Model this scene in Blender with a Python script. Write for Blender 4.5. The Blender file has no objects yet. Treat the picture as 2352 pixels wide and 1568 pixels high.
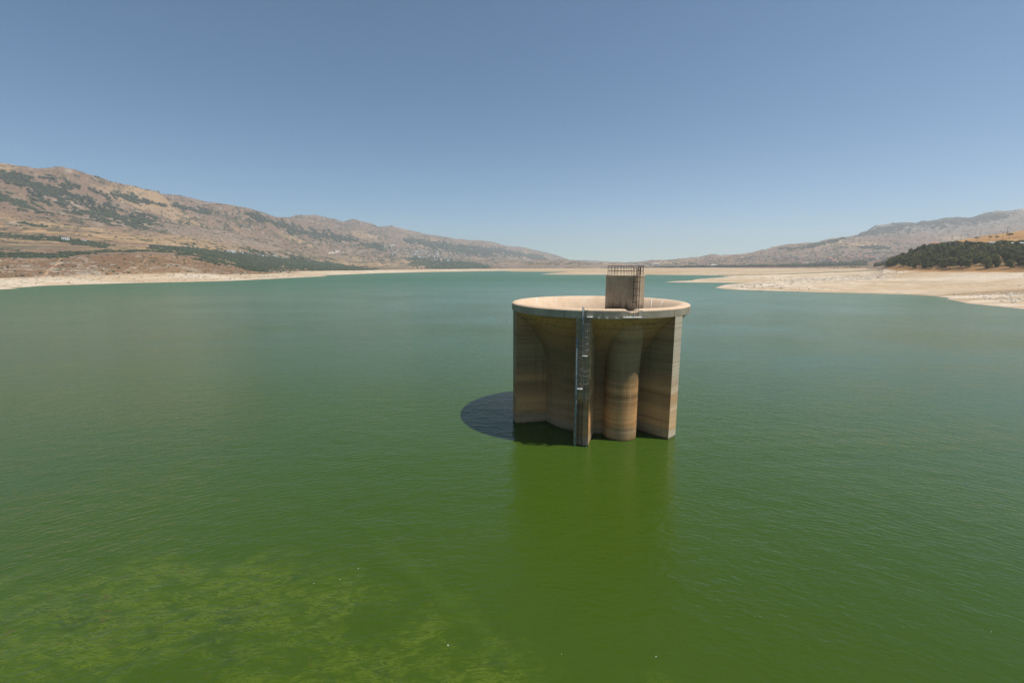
import bpy, math, random
import numpy as np
from mathutils import Vector, Matrix
R = math.radians
random.seed(7)
rng = np.random.default_rng(11)
S = bpy.context.scene
COL = S.collection

# ------------------------------------------------------------------ camera
H = 22.1                                  # eye height over the water
PITCH = math.atan(175 / 1045)
cam_d = bpy.data.cameras.new('camera')
cam = bpy.data.objects.new('camera', cam_d); COL.objects.link(cam)
cam.location = (0, 0, H)
cam.rotation_euler = (math.pi / 2 - PITCH, 0, 0)
cam_d.sensor_width = 36; cam_d.lens = 1045 / 2352 * 36
cam_d.clip_start = 0.5; cam_d.clip_end = 40000
S.camera = cam

# ------------------------------------------------------------------ light
SUN_EL = 64.5
SUN_AZ = 102.0      # clockwise from +Y (the way the camera looks), so 90 is to the right
W = bpy.data.worlds.new('World'); S.world = W; W.use_nodes = True
wn = W.node_tree; wn.nodes.clear()
sky = wn.nodes.new('ShaderNodeTexSky'); sky.sky_type = 'NISHITA'; sky.sun_disc = False
sky.sun_elevation = R(SUN_EL); sky.sun_rotation = R(SUN_AZ)
sky.altitude = 900; sky.air_density = 0.8; sky.dust_density = 0.1; sky.ozone_density = 3.0
bg = wn.nodes.new('ShaderNodeBackground'); bg.inputs['Strength'].default_value = 0.108
wo = wn.nodes.new('ShaderNodeOutputWorld')
tint = wn.nodes.new('ShaderNodeMix'); tint.data_type = 'RGBA'; tint.blend_type = 'MULTIPLY'; tint.inputs[0].default_value = 1.0
tint.inputs[7].default_value = (0.83, 1.0, 1.0, 1)
wn.links.new(sky.outputs[0], tint.inputs[6]); wn.links.new(tint.outputs[2], bg.inputs[0]); wn.links.new(bg.outputs[0], wo.inputs[0])
sd = bpy.data.lights.new('sun', 'SUN'); sd.energy = 5.0; sd.angle = R(0.53); sd.color = (1.0, 0.955, 0.88)
so = bpy.data.objects.new('sun', sd); COL.objects.link(so)
ce, se = math.cos(R(SUN_EL)), math.sin(R(SUN_EL))
sdir = Vector((ce * math.sin(R(SUN_AZ)), ce * math.cos(R(SUN_AZ)), se))
so.rotation_euler = sdir.to_track_quat('Z', 'Y').to_euler(); so.location = (0, 0, 200)
S.view_settings.view_transform = 'Standard'; S.view_settings.look = 'None'
S.view_settings.exposure = 0.0; S.view_settings.gamma = 1.0; S.view_settings.use_curve_mapping = False
HAZE_DENSITY = 1.25e-4
HAZE_COLOR = (0.90, 0.955, 0.99)

# ------------------------------------------------------------------ helpers
def prop(o, label=None, cat=None, group=None, kind=None):
    if label: o['label'] = label
    if cat: o['category'] = cat
    if group: o['group'] = group
    if kind: o['kind'] = kind
    return o

def empty(name, loc=(0, 0, 0), rz=0.0):
    o = bpy.data.objects.new(name, None); COL.objects.link(o)
    o.location = loc; o.rotation_euler = (0, 0, rz); o.empty_display_size = 0.3
    return o

class MB:
    """collects simple solids into one mesh"""
    def __init__(s): s.v = []; s.f = []; s.m = []
    def add(s, vs, fs, m=0):
        b = len(s.v); s.v += [tuple(p) for p in vs]; s.f += [tuple(i + b for i in q) for q in fs]; s.m += [m] * len(fs)
    def box(s, c, sz, rz=0.0, m=0):
        ca, sa = math.cos(rz), math.sin(rz); vs = []
        for dz in (-.5, .5):
            for dx, dy in ((-.5, -.5), (.5, -.5), (.5, .5), (-.5, .5)):
                x, y = dx * sz[0], dy * sz[1]
                vs.append((c[0] + x * ca - y * sa, c[1] + x * sa + y * ca, c[2] + dz * sz[2]))
        s.add(vs, [(0, 3, 2, 1), (4, 5, 6, 7), (0, 1, 5, 4), (1, 2, 6, 5), (2, 3, 7, 6), (3, 0, 4, 7)], m)
    def prism(s, poly, z0, z1, m=0):
        n = len(poly)
        vs = [(x, y, z0) for x, y in poly] + [(x, y, z1) for x, y in poly]
        s.add(vs, [tuple(range(n - 1, -1, -1)), tuple(range(n, 2 * n))] + [(i, (i + 1) % n, n + (i + 1) % n, n + i) for i in range(n)], m)
    def tube(s, pts, r, n=6, m=0, r1=None):
        pts = [Vector(p) for p in pts]; rings = []
        for i, p in enumerate(pts):
            a = pts[max(i - 1, 0)]; b = pts[min(i + 1, len(pts) - 1)]
            d = (b - a).normalized()
            u = d.cross(Vector((0, 0, 1)))
            if u.length < .05: u = d.cross(Vector((0, 1, 0)))
            u.normalize(); w = d.cross(u)
            rr = r if r1 is None else r + (r1 - r) * i / (len(pts) - 1)
            rings.append([p + (u * math.cos(2 * math.pi * k / n) + w * math.sin(2 * math.pi * k / n)) * rr for k in range(n)])
        vs = [q for g in rings for q in g]; fs = []
        for i in range(len(pts) - 1):
            for k in range(n):
                fs.append((i * n + k, i * n + (k + 1) % n, (i + 1) * n + (k + 1) % n, (i + 1) * n + k))
        fs.append(tuple(range(n - 1, -1, -1))); fs.append(tuple((len(pts) - 1) * n + k for k in range(n)))
        s.add(vs, fs, m)
    def mesh(s, name, mats, smooth=False):
        me = bpy.data.meshes.new(name); me.from_pydata(s.v, [], s.f)
        for m in (mats if isinstance(mats, (list, tuple)) else [mats]): me.materials.append(m)
        me.polygons.foreach_set('material_index', s.m)
        if smooth: me.polygons.foreach_set('use_smooth', [True] * len(me.polygons))
        me.update(); return me
    def build(s, name, mats, parent=None, smooth=False):
        return link(name, s.mesh(name, mats, smooth), parent)

def link(name, me, parent=None, loc=None, rz=None):
    o = bpy.data.objects.new(name, me); COL.objects.link(o)
    if parent is not None: o.parent = parent
    if loc is not None: o.location = loc
    if rz is not None: o.rotation_euler = (0, 0, rz)
    return o

def np_mesh(name, V, F, mat, smooth=True, cols=None, matidx=None):
    me = bpy.data.meshes.new(name)
    k = F.shape[1]
    me.vertices.add(len(V)); me.vertices.foreach_set('co', np.ascontiguousarray(V, dtype=np.float32).ravel())
    me.loops.add(F.size); me.loops.foreach_set('vertex_index', F.astype(np.int32).ravel())
    me.polygons.add(len(F)); me.polygons.foreach_set('loop_start', np.arange(0, F.size, k, dtype=np.int32))
    me.polygons.foreach_set('loop_total', np.full(len(F), k, dtype=np.int32))
    for m in (mat if isinstance(mat, (list, tuple)) else [mat]): me.materials.append(m)
    if matidx is not None: me.polygons.foreach_set('material_index', matidx.astype(np.int32))
    if smooth: me.polygons.foreach_set('use_smooth', np.ones(len(F), dtype=bool))
    if cols is not None:
        at = me.color_attributes.new('Col', 'FLOAT_COLOR', 'POINT')
        at.data.foreach_set('color', np.concatenate([cols, np.ones((len(cols), 1))], 1).astype(np.float32).ravel())
    me.update(calc_edges=True); me.validate()
    return me

# ---- numpy noise
def _h(ix, iy, seed):
    n = (ix.astype(np.int64) * 374761393 + iy.astype(np.int64) * 668265263 + seed * 974634777) & 0x7fffffff
    n = ((n ^ (n >> 13)) * 1274126177) & 0x7fffffff
    n = ((n ^ (n >> 15)) * 668265263) & 0x7fffffff
    return (n ^ (n >> 16)) / 0x7fffffff
def vnoise(x, y, seed=0):
    x0 = np.floor(x); y0 = np.floor(y); fx = x - x0; fy = y - y0
    fx = fx * fx * (3 - 2 * fx); fy = fy * fy * (3 - 2 * fy)
    a = _h(x0, y0, seed); b = _h(x0 + 1, y0, seed); c = _h(x0, y0 + 1, seed); d = _h(x0 + 1, y0 + 1, seed)
    return (a + (b - a) * fx) * (1 - fy) + (c + (d - c) * fx) * fy      # 0..1
def fbm(x, y, scale, octv=4, seed=0, gain=.5):
    x = x / scale; y = y / scale; t = 0; a = 1; n = 0
    for o in range(octv):
        t = t + a * (vnoise(x + 17.3 * o, y - 9.1 * o, seed + o) * 2 - 1); n += a; a *= gain
        x, y = (x * .8 - y * .6) * 2.03, (x * .6 + y * .8) * 2.03
    return t / n                                                     # -1..1
def ridged(x, y, scale, octv=4, seed=0):
    x = x / scale; y = y / scale; t = 0; a = 1; n = 0
    for o in range(octv):
        t = t + a * (1 - np.abs(vnoise(x + 5.7 * o, y + 3.3 * o, seed + o) * 2 - 1) * 1.6); n += a; a *= .5
        x, y = (x * .8 - y * .6) * 2.03, (x * .6 + y * .8) * 2.03
    return t / n
def sm(e0, e1, x):
    t = np.clip((x - e0) / (e1 - e0), 0, 1); return t * t * (3 - 2 * t)

# ------------------------------------------------------------------ materials
def mat(name, rough=.9, spec=.2):
    m = bpy.data.materials.new(name); m.use_nodes = True
    nt = m.node_tree; b = nt.nodes['Principled BSDF']
    b.inputs['Roughness'].default_value = rough; b.inputs['Specular IOR Level'].default_value = spec
    return m, nt, b
def nd(nt, t, **kw):
    n = nt.nodes.new(t)
    for k, v in kw.items(): setattr(n, k, v)
    return n
def noise(nt, vec, scale, detail=4, rough=.55, dist=0.0):
    n = nd(nt, 'ShaderNodeTexNoise'); n.inputs['Scale'].default_value = scale
    n.inputs['Detail'].default_value = detail; n.inputs['Roughness'].default_value = rough
    n.inputs['Distortion'].default_value = dist
    if vec is not None: nt.links.new(vec, n.inputs['Vector'])
    return n.outputs['Fac']
def ramp(nt, fac, stops, interp='LINEAR'):
    r = nd(nt, 'ShaderNodeValToRGB'); cr = r.color_ramp; cr.interpolation = interp
    while len(cr.elements) > 1: cr.elements.remove(cr.elements[-1])
    for i, (p, c) in enumerate(stops):
        e = cr.elements[0] if i == 0 else cr.elements.new(p)
        e.position = p
        e.color = (*c, 1) if isinstance(c, tuple) else (c, c, c, 1)
    nt.links.new(fac, r.inputs[0]); return r.outputs[0]
def mix(nt, fac, a, b, blend='MIX'):
    n = nd(nt, 'ShaderNodeMix', data_type='RGBA', blend_type=blend)
    for s, v in ((0, fac), (6, a), (7, b)):
        if hasattr(v, 'is_output'): nt.links.new(v, n.inputs[s])
        elif isinstance(v, tuple): n.inputs[s].default_value = (*v, 1)
        else: n.inputs[s].default_value = v
    return n.outputs[2]
def mth(nt, op, a, b=None, c=None, clamp=False):
    n = nd(nt, 'ShaderNodeMath', operation=op); n.use_clamp = clamp
    for s, v in ((0, a), (1, b), (2, c)):
        if v is None: continue
        if hasattr(v, 'is_output'): nt.links.new(v, n.inputs[s])
        else: n.inputs[s].default_value = v
    return n.outputs[0]
def pos(nt, scale=(1, 1, 1), rot=(0, 0, 0)):
    g = nd(nt, 'ShaderNodeNewGeometry'); m = nd(nt, 'ShaderNodeMapping')
    m.inputs['Scale'].default_value = scale; m.inputs['Rotation'].default_value = rot
    nt.links.new(g.outputs['Position'], m.inputs['Vector']); return m.outputs[0]
def bump(nt, b, h, strength, dist):
    n = nd(nt, 'ShaderNodeBump'); n.inputs['Strength'].default_value = strength
    n.inputs['Distance'].default_value = dist
    nt.links.new(h, n.inputs['Height']); nt.links.new(n.outputs[0], b.inputs['Normal']); return n

def flat_mat(name, col, rough=.7, metal=0.0, var=.25, scale=3.0):
    m, nt, b = mat(name, rough, .3); b.inputs['Metallic'].default_value = metal
    f = noise(nt, pos(nt), scale, 3)
    c = mix(nt, ramp(nt, f, [(.3, 0.0), (.7, 1.0)]), tuple(x * (1 - var) for x in col), tuple(min(1, x * (1 + var)) for x in col))
    nt.links.new(c, b.inputs['Base Color']); return m

def concrete(name, kind, lift=1.0):
    """weathered board-marked concrete; 'body' carries the horizontal tide marks of the old water levels"""
    m, nt, b = mat(name, .9, .15)
    p = pos(nt)
    sep = nd(nt, 'ShaderNodeSeparateXYZ'); nt.links.new(p, sep.inputs[0]); z = sep.outputs['Z']
    big = noise(nt, p, .35, 5, .6)
    fine = noise(nt, p, 6.0, 5, .65)
    streak = noise(nt, pos(nt, (1.6, 1.6, .22)), 1.5, 5, .68)
    tide = noise(nt, pos(nt, (.10, .10, 1.1)), 1.0, 6, .62, .5)
    tide2 = noise(nt, pos(nt, (.04, .04, 5.0)), 1.0, 3, .6, .2)
    if kind == 'body':
        # tide deposits by height, with water glow low down and shade higher up painted in: pale tan low, rust brown, dark grey green, ochre near the rim
        zz = mth(nt, 'ADD', mth(nt, 'DIVIDE', z, 18.0), mth(nt, 'MULTIPLY', mth(nt, 'SUBTRACT', tide, .5), .10))
        c = ramp(nt, zz, [(.0, (.18, .13, .085)), (.035, (.33, .26, .19)), (.075, (.28, .22, .165)), (.09, (.40, .25, .14)), (.20, (.41, .265, .15)), (.27, (.24, .155, .09)),
                          (.33, (.21, .14, .085)), (.37, (.33, .225, .135)), (.42, (.22, .155, .10)), (.50, (.16, .135, .095)), (.62, (.18, .155, .105)), (.70, (.17, .135, .09)),
                          (.78, (.24, .175, .11)), (.86, (.27, .20, .125)), (1.0, (.29, .22, .14))])
        c = mix(nt, ramp(nt, tide, [(.33, .5), (.5, .0), (.66, .0)]), c, (.10, .075, .05))
        c = mix(nt, ramp(nt, tide2, [(.48, .0), (.7, .45)]), c, (.36, .27, .175))
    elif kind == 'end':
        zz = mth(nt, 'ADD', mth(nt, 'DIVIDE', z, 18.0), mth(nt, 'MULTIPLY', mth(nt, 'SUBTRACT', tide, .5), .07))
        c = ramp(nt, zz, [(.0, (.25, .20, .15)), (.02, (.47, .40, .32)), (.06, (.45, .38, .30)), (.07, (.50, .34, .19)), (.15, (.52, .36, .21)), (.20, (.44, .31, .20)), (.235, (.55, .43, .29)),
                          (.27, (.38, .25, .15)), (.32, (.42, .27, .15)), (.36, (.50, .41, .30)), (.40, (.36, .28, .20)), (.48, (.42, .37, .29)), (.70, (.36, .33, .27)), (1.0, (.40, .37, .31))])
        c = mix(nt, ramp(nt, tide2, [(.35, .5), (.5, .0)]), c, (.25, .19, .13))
    elif kind == 'soffit':
        zz = mth(nt, 'ADD', mth(nt, 'DIVIDE', z, 18.0), mth(nt, 'MULTIPLY', mth(nt, 'SUBTRACT', tide, .5), .12))
        c = ramp(nt, zz, [(.0, (.20, .15, .105)), (.035, (.33, .27, .21)), (.08, (.36, .25, .15)), (.20, (.36, .25, .15)), (.30, (.25, .165, .10)),
                          (.42, (.21, .15, .09)), (.60, (.19, .145, .09)), (.74, (.31, .20, .11)), (.86, (.45, .29, .14)), (.90, (.46, .30, .15))])
        c = mix(nt, ramp(nt, tide, [(.33, .6), (.5, .0), (.66, .0)]), c, (.12, .10, .06))
    elif kind == 'band':
        c = mix(nt, ramp(nt, big, [(.35, .0), (.65, 1.0)]), (.31, .265, .19), (.44, .38, .28))
        c = mix(nt, ramp(nt, streak, [(.5, .0), (.75, .35)]), c, (.16, .15, .13))
    elif kind == 'lip':
        c = mix(nt, ramp(nt, big, [(.3, .0), (.7, 1.0)]), (.60, .43, .28), (.70, .53, .37))
        c = mix(nt, ramp(nt, streak, [(.5, .0), (.75, .4)]), c, (.45, .32, .22))
        c = mix(nt, ramp(nt, noise(nt, p, 2.2, 3), [(.60, .0), (.75, .45)]), c, (.40, .30, .22))
    else:  # house: dark run-off streaks on brown concrete
        c = mix(nt, ramp(nt, big, [(.35, .0), (.65, 1.0)]), (.27, .205, .15), (.37, .305, .23))
        c = mix(nt, ramp(nt, streak, [(.36, .28), (.56, .0)]), c, (.15, .12, .09))
        c = mix(nt, ramp(nt, streak, [(.58, .0), (.76, .2)]), c, (.36, .31, .24))
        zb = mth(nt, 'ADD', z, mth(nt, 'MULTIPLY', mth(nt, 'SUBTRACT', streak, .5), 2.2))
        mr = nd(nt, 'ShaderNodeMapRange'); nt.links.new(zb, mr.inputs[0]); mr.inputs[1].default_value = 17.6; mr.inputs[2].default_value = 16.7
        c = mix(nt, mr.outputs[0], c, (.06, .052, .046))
    c = mix(nt, ramp(nt, fine, [(.3, .35), (.5, .0)]), c, mix(nt, .5, c, (.04, .035, .03)))
    if kind in ('body', 'soffit', 'end'):
        # lift joints of the pour every 1.45 m, slightly wavy, and the vertical board marks
        zj = mth(nt, 'ADD', mth(nt, 'DIVIDE', z, 1.45), mth(nt, 'MULTIPLY', noise(nt, p, .9, 2), .10))
        fr = mth(nt, 'ABSOLUTE', mth(nt, 'SUBTRACT', mth(nt, 'FRACT', zj), .5))
        c = mix(nt, ramp(nt, fr, [(.0, .0), (.475, .0), (.49, .55)]), c, mix(nt, .6, c, (.03, .025, .02)))
        drip = noise(nt, pos(nt, (2.6, 2.6, .10)), 1.0, 5, .7)
        c = mix(nt, ramp(nt, drip, [(.30, .4), (.44, .0)]), c, (.09, .065, .045))
        c = mix(nt, ramp(nt, drip, [(.58, .0), (.74, .28)]), c, (.42, .36, .27))
    if kind in ('body', 'soffit', 'end'):
        wet = nd(nt, 'ShaderNodeMapRange'); nt.links.new(mth(nt, 'ADD', z, mth(nt, 'MULTIPLY', mth(nt, 'SUBTRACT', noise(nt, p, 1.8, 4, .7), .5), .35)), wet.inputs[0])
        wet.inputs[1].default_value = .26; wet.inputs[2].default_value = .12; c = mix(nt, mth(nt, 'MULTIPLY', wet.outputs[0], .8), c, (.045, .05, .02))
    if lift != 1.0:
        c = mix(nt, 1.0, c, lift, 'MULTIPLY')
    nt.links.new(c, b.inputs['Base Color'])
    hsum = mth(nt, 'ADD', mth(nt, 'MULTIPLY', fine, .6), mth(nt, 'MULTIPLY', tide2, .5))
    bump(nt, b, hsum, .45, .05)
    return m

M_body = concrete('weathered concrete', 'body', (1.62, 1.30, .92))
M_soff = concrete('ochre stained concrete', 'soffit', (1.22, .98, .74))
M_band = concrete('grey concrete', 'band')
M_end = concrete('sun brightened pier face concrete', 'end', (1.45, 1.36, 1.22))  # pier end concrete with sunlight painted in as a brighter tone
M_end_shade = concrete('shade darkened pier face concrete', 'end', (.78, .66, .48))  # same end concrete, its shade painted in as a darker tone
M_lip = concrete('cream concrete', 'lip')
M_house = concrete('streaked concrete', 'house', (1.35, 1.28, 1.18))
M_galv = flat_mat('galvanised steel', (.26, .23, .19), .7, 0, .3, 12)
M_rust = flat_mat('rusty steel', (.075, .040, .028), .8, .2, .4, 15)
M_rustl = flat_mat('light rusted steel', (.20, .12, .08), .8, .1, .4, 15)
M_pipe = flat_mat('pale blue painted pipe', (.25, .28, .275), .6, 0, .35, 2.5)
M_white = flat_mat('white paint', (.75, .74, .70), .6, 0, .1, 1)
M_dark = flat_mat('dark iron', (.03, .025, .02), .8, 0, .3, 9)

def terrain_mat(name, fs, bs, bd, amt):
    m, nt, b = mat(name, 1.0, .05)
    a = nd(nt, 'ShaderNodeAttribute', attribute_name='Col')
    n1 = noise(nt, pos(nt), fs, 6, .7)
    n2 = noise(nt, pos(nt), fs * 7, 4, .6)
    k = mth(nt, 'ADD', mth(nt, 'MULTIPLY', mth(nt, 'SUBTRACT', n1, .5), amt * 2.2), mth(nt, 'MULTIPLY', mth(nt, 'SUBTRACT', n2, .5), amt * 1.6))
    k = mth(nt, 'ADD', k, 1.0)
    vm = nd(nt, 'ShaderNodeVectorMath', operation='SCALE'); nt.links.new(a.outputs['Color'], vm.inputs[0]); nt.links.new(k, vm.inputs['Scale'])
    nt.links.new(vm.outputs[0], b.inputs['Base Color'])
    bump(nt, b, n1, bs, bd)
    return m
M_bed = terrain_mat('dry lakebed soil', .12, .5, 1.2, .35)
M_hill = terrain_mat('dry hillside', .06, .6, 4.0, .40)
M_mtn = terrain_mat('rocky mountainside', .025, .7, 12.0, .40)

def leaf_mat(name, c1, c2, scale, thin=False):
    m, nt, b = mat(name, .9, .1)
    oi = nd(nt, 'ShaderNodeObjectInfo')
    f = noise(nt, pos(nt), scale, 3, .6)
    f2 = mth(nt, 'ADD', mth(nt, 'MULTIPLY', f, .7), mth(nt, 'MULTIPLY', oi.outputs['Random'], .35))
    cl = ramp(nt, f2, [(.3, c1), (.75, c2)]); nt.links.new(cl, b.inputs['Base Color'])
    if thin:
        tr = nd(nt, 'ShaderNodeBsdfTranslucent'); nt.links.new(cl, tr.inputs[0]); ms = nd(nt, 'ShaderNodeMixShader'); ms.inputs[0].default_value = .45
        nt.links.new(b.outputs[0], ms.inputs[1]); nt.links.new(tr.outputs[0], ms.inputs[2]); nt.links.new(ms.outputs[0], nt.nodes['Material Output'].inputs['Surface'])
    return m
M_pine = leaf_mat('pine needles', (.085, .095, .036), (.24, .225, .09), .5, True)
M_umb = leaf_mat('dark pine needles', (.035, .055, .018), (.09, .115, .036), .5, True)
M_scrub = leaf_mat('scrub leaves', (.045, .052, .030), (.095, .100, .055), .03)
M_far = leaf_mat('far tree leaves', (.036, .050, .028), (.080, .095, .050), .03)
M_bark = flat_mat('bark', (.10, .07, .05), .95, 0, .3, 4)
M_tile = flat_mat('red roof tiles', (.46, .19, .11), .85, 0, .2, .6)
M_wall = flat_mat('plaster', (.55, .48, .40), .9, 0, .15, .3)
M_wallw = flat_mat('white plaster', (.74, .72, .68), .9, 0, .08, .3)
M_grey = flat_mat('grey sheet roof', (.42, .46, .50), .5, 0, .15, .5)
M_win = flat_mat('dark window', (.04, .045, .05), .3, 0, .1, 1)
M_stone = flat_mat('limestone boulders', (.56, .47, .36), .95, 0, .25, .25)
M_wood = flat_mat('weathered pole wood', (.16, .11, .08), .9, 0, .2, 3)

# ------------------------------------------------------------------ terrain
# Survey: directions are read as (column,row) of a 2352x1568 theodolite plate; each gets its own distance in metres.
def bearing(px, py):
    u = (px - 1176) / 1045; v = (py - 784) / 1045
    x = u; y = math.cos(PITCH) - v * math.sin(PITCH); z = -math.sin(PITCH) - v * math.cos(PITCH)
    h = math.hypot(x, y); return math.atan2(x, y), z / h
def on_water(px, py):
    a, t = bearing(px, py); d = -H / t
    return (d * math.sin(a), d * math.cos(a))

C1 = [(-200,655,800),(0,643,800),(100,638,810),(264,634.5,840),(440,631.2,870),(517,630,880),(605,628,950),(650,625,1020),(810,623.6,1350),(956,619.8,1800),(1206,617.6,2100),(1400,618,2000),(1493,620,1500),(1630,622,1500),(1720,627,1200),(1800,640,760),(1952,640,640),(2150,641,590),(2352,645,530),(2600,650,480)]
C2 = [(-200,600,950),(0,595,980),(130,594,980),(200,588,960),(297,581,960),(396,582,980),(440,589.5,990),(484,601.6,1000),(517,607.5,1010),(561,614.7,1020),(605,622,1050),(650,623,1150),(810,621,1600),(956,618.5,2100),(1206,616.5,2400),(1400,616,2400),(1493,615,2300),(1630,614,2200),(1720,614,2200),(1850,614,1800),(1990,614.5,1200),(2030,615,800),(2060,618,720),(2124,620.5,680),(2352,621,600),(2600,622,560)]
C3 = [(-200,594,1100),(0,592,1120),(130,592,1120),(300,592,1150),(440,597,1150),(517,606,1150),(605,620,1200),(650,622,1300),(810,620,1800),(956,618,2300),(1206,616,2700),(1400,615.5,2600),(1720,613.5,2400),(1850,613.5,2200),(2000,613,1500),(2040,609,850),(2080,591,850),(2120,574,850),(2180,572,850),(2352,574,820),(2600,575,800)]
C4 = [(-200,577,1300),(0,577,1300),(300,577,1350),(440,582,1400),(517,604,1400),(605,614,1500),(650,616,1600),(810,617,2100),(956,616.5,2700),(1206,615,3200),(1400,614,3000),(1720,612,2700),(1900,611,2400),(2000,611,1700),(2060,604,950),(2080,603,950),(2120,592,950),(2180,577,980),(2352,570,950),(2600,560,950)]
C5 = [(-200,535,1800),(0,540,1800),(150,540,1850),(300,556,1850),(400,566,1850),(517,575,2000),(605,588,2200),(700,598,2500),(810,610,2900),(956,605,3400),(1100,609,3500),(1206,607,3500),(1225,602,3400),(1254,599,3400),(1298,600.6,3400),(1342,604,3400),(1375,609,3400),(1420,610.5,3400),(1600,610,3000),(1800,609,2900),(1950,609,2500),(2000,609,2000),(2060,598,1500),(2120,575,1400),(2190,553.5,1350),(2225,548,1350),(2275,539.5,1350),(2312,534.6,1350),(2352,528,1350),(2600,505,1350)]
C6 = [(-200,445,2400),(0,460,2400),(260,500,2700),(517,530,3000),(700,560,3500),(810,575,3900),(956,580,4400),(1100,592,5000),(1206,600,5600),(1300,607,6000),(1400,609,5500),(1493,607,3700),(1600,604,3500),(1700,602,3300),(1850,600,3200),(1950,598,3100),(2060,595,3000),(2190,580,2900),(2352,575,2900),(2600,570,2900)]
C7 = [(-200,368,2900),(0,379,2900),(30,383,2900),(55,385,2900),(94,389.5,2950),(136,389,2950),(154,392,3000),(187,401.6,3000),(220,409,3050),(253,418,3100),(286,428,3150),(330,438,3200),(341,437.8,3200),(360,436.7,3250),(378,445.5,3300),(396,450.6,3350),(428,453.6,3400),(472,466.4,3450),(517,471,3500),(534,475.5,3550),(575,481.3,3650),(605,490,3750),(634,500.4,3850),(657,505,4000),(683,512,4200),(720,520,4300),(800,537,4600),(900,548,5000),(1000,556,5400),(1100,575,5800),(1206,590,6400),(1300,603,6800),(1400,607,6000),(1493,603,4200),(1552,600,4200),(1643,590,4200),(1750,580.5,4200),(1805,570,4200),(1850,564,4200),(1880,561,4200),(1913,556,4200),(1930,554,4200),(1957,556,4200),(2002,563,4200),(2060,567,4200),(2150,562,4200),(2352,552,4200),(2600,545,4200)]
C8 = [(-200,372,3300),(0,384,3300),(517,475,4300),(640,506,5000),(660,505,5200),(684,498.3,5400),(722,499.5,5450),(766,502,5500),(786,507.7,5550),(810,503.5,5600),(839,508,5650),(868,516.5,5700),(898,518,5750),(927,528,5900),(971,536,6000),(1015,540,6150),(1056,547,6300),(1073,548,6400),(1117,551.6,6600),(1147,559,6800),(1161,563.4,7000),(1206,568,7200),(1250,578,7300),(1280,586,7400),(1319,602,7500),(1340,606,7500),(1400,608.3,7500),(1493,607,6500),(1750,590,6000),(1870,567,5500),(1893,560,5500),(1914,557,5500),(1967,542.4,5600),(1986,534,5600),(2010,524,5700),(2060,515,5800),(2104,511,5800),(2117,506,5900),(2166,501,6000),(2205,499.4,6000),(2225,501,6000),(2254,493.5,6000),(2283,488,6000),(2313,488.7,6000),(2352,482.4,6000),(2600,462,6000)]
C9 = [(-200,540,9000),(0,545,9000),(600,560,9000),(1000,572,9000),(1150,590,9000),(1200,592,9000),(1290,596,9000),(1340,597,9000),(1390,600,9000),(1440,604,9000),(1500,607,9000),(1600,606,9000),(1893,594,9000),(2352,560,9000),(2600,555,9000)]
CURVES = [C1, C2, C3, C4, C5, C6, C7, C8, C9]

AZ = np.concatenate([np.radians(np.linspace(-72, -53, 40, endpoint=False)), np.radians(np.linspace(-53, 53, 1480)), np.radians(np.linspace(53, 72, 41))[1:]])
NA = len(AZ)
def curve_arrays(C):
    a, d, z = [], [], []
    for px, py, dd in C:
        aa, t = bearing(px, py); a.append(aa); d.append(dd); z.append(H + dd * t)
    return np.interp(AZ, a, d), np.interp(AZ, a, z)
cd, cz = zip(*[curve_arrays(C) for C in CURVES])
cd = np.array(cd); cz = np.array(cz)
for i in range(1, len(cd)): cd[i] = np.maximum(cd[i], cd[i - 1] + 8)
D = np.concatenate([np.geomspace(240, 1500, 290, endpoint=False), np.geomspace(1500, 9000, 260)])
ND = len(D)
Zb = np.empty((NA, ND)); Kb = np.empty((NA, ND))
kidx = np.arange(1, len(cd) + 1)
for i in range(NA):
    Zb[i] = np.interp(D, cd[:, i], cz[:, i]); Kb[i] = np.interp(D, cd[:, i], kidx, left=.5)
for _ in range(2):
    Zs = Zb.copy(); Zs[:, 1:-1] = (Zb[:, :-2] + 2 * Zb[:, 1:-1] + Zb[:, 2:]) / 4; Zb = Zs
AA, DD = np.meshgrid(AZ, D, indexing='ij')
X = DD * np.sin(AA); Y = DD * np.cos(AA)

# shoreline of the lake (land side polygon)
SH = [(0,664.6),(25,663.6),(42,662.8),(20,661.8),(60,659.2),(100,656),(200,653),(300,650),(400,648),(517,645.4),(600,641.5),(700,636.6),(735,635),(754,634.4),(740,633.2),(729,632.9),(753,631.8),(820,629.3),(883,627),(1000,624.3),(1137,622.3),(1156,622),(1187,623.6),(1260,624),(1320,624),(1360,624.3),(1320,625.3),(1302,626.1),(1265,627.6),(1243,629.9),(1320,630.9),(1493,630.5),(1560,631.5),(1630,632),(1690,634.6),(1722,635.4),(1661,636.9),(1595,641.8),(1594,644.7),(1560,645.8),(1527,647.7),(1580,648.6),(1630,648.7),(1728,649.7),(1690,652),(1661,654.5),(1644,660.7),(1659,662.9),(1688,664.8),(1786,668.2),(1893,671.3),(1952,672.6),(2088,676.2),(2146,680),(2180,684),(2176,686.5),(2225,696.7),(2352,709.4),(2500,724)]
P = [on_water(*q) for q in SH]
P = [(-9900, -900), (-620, 120)] + P + [(330, 60), (9900, -900), (9900, 9900), (-9900, 9900)]
P = np.array(P)
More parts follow.
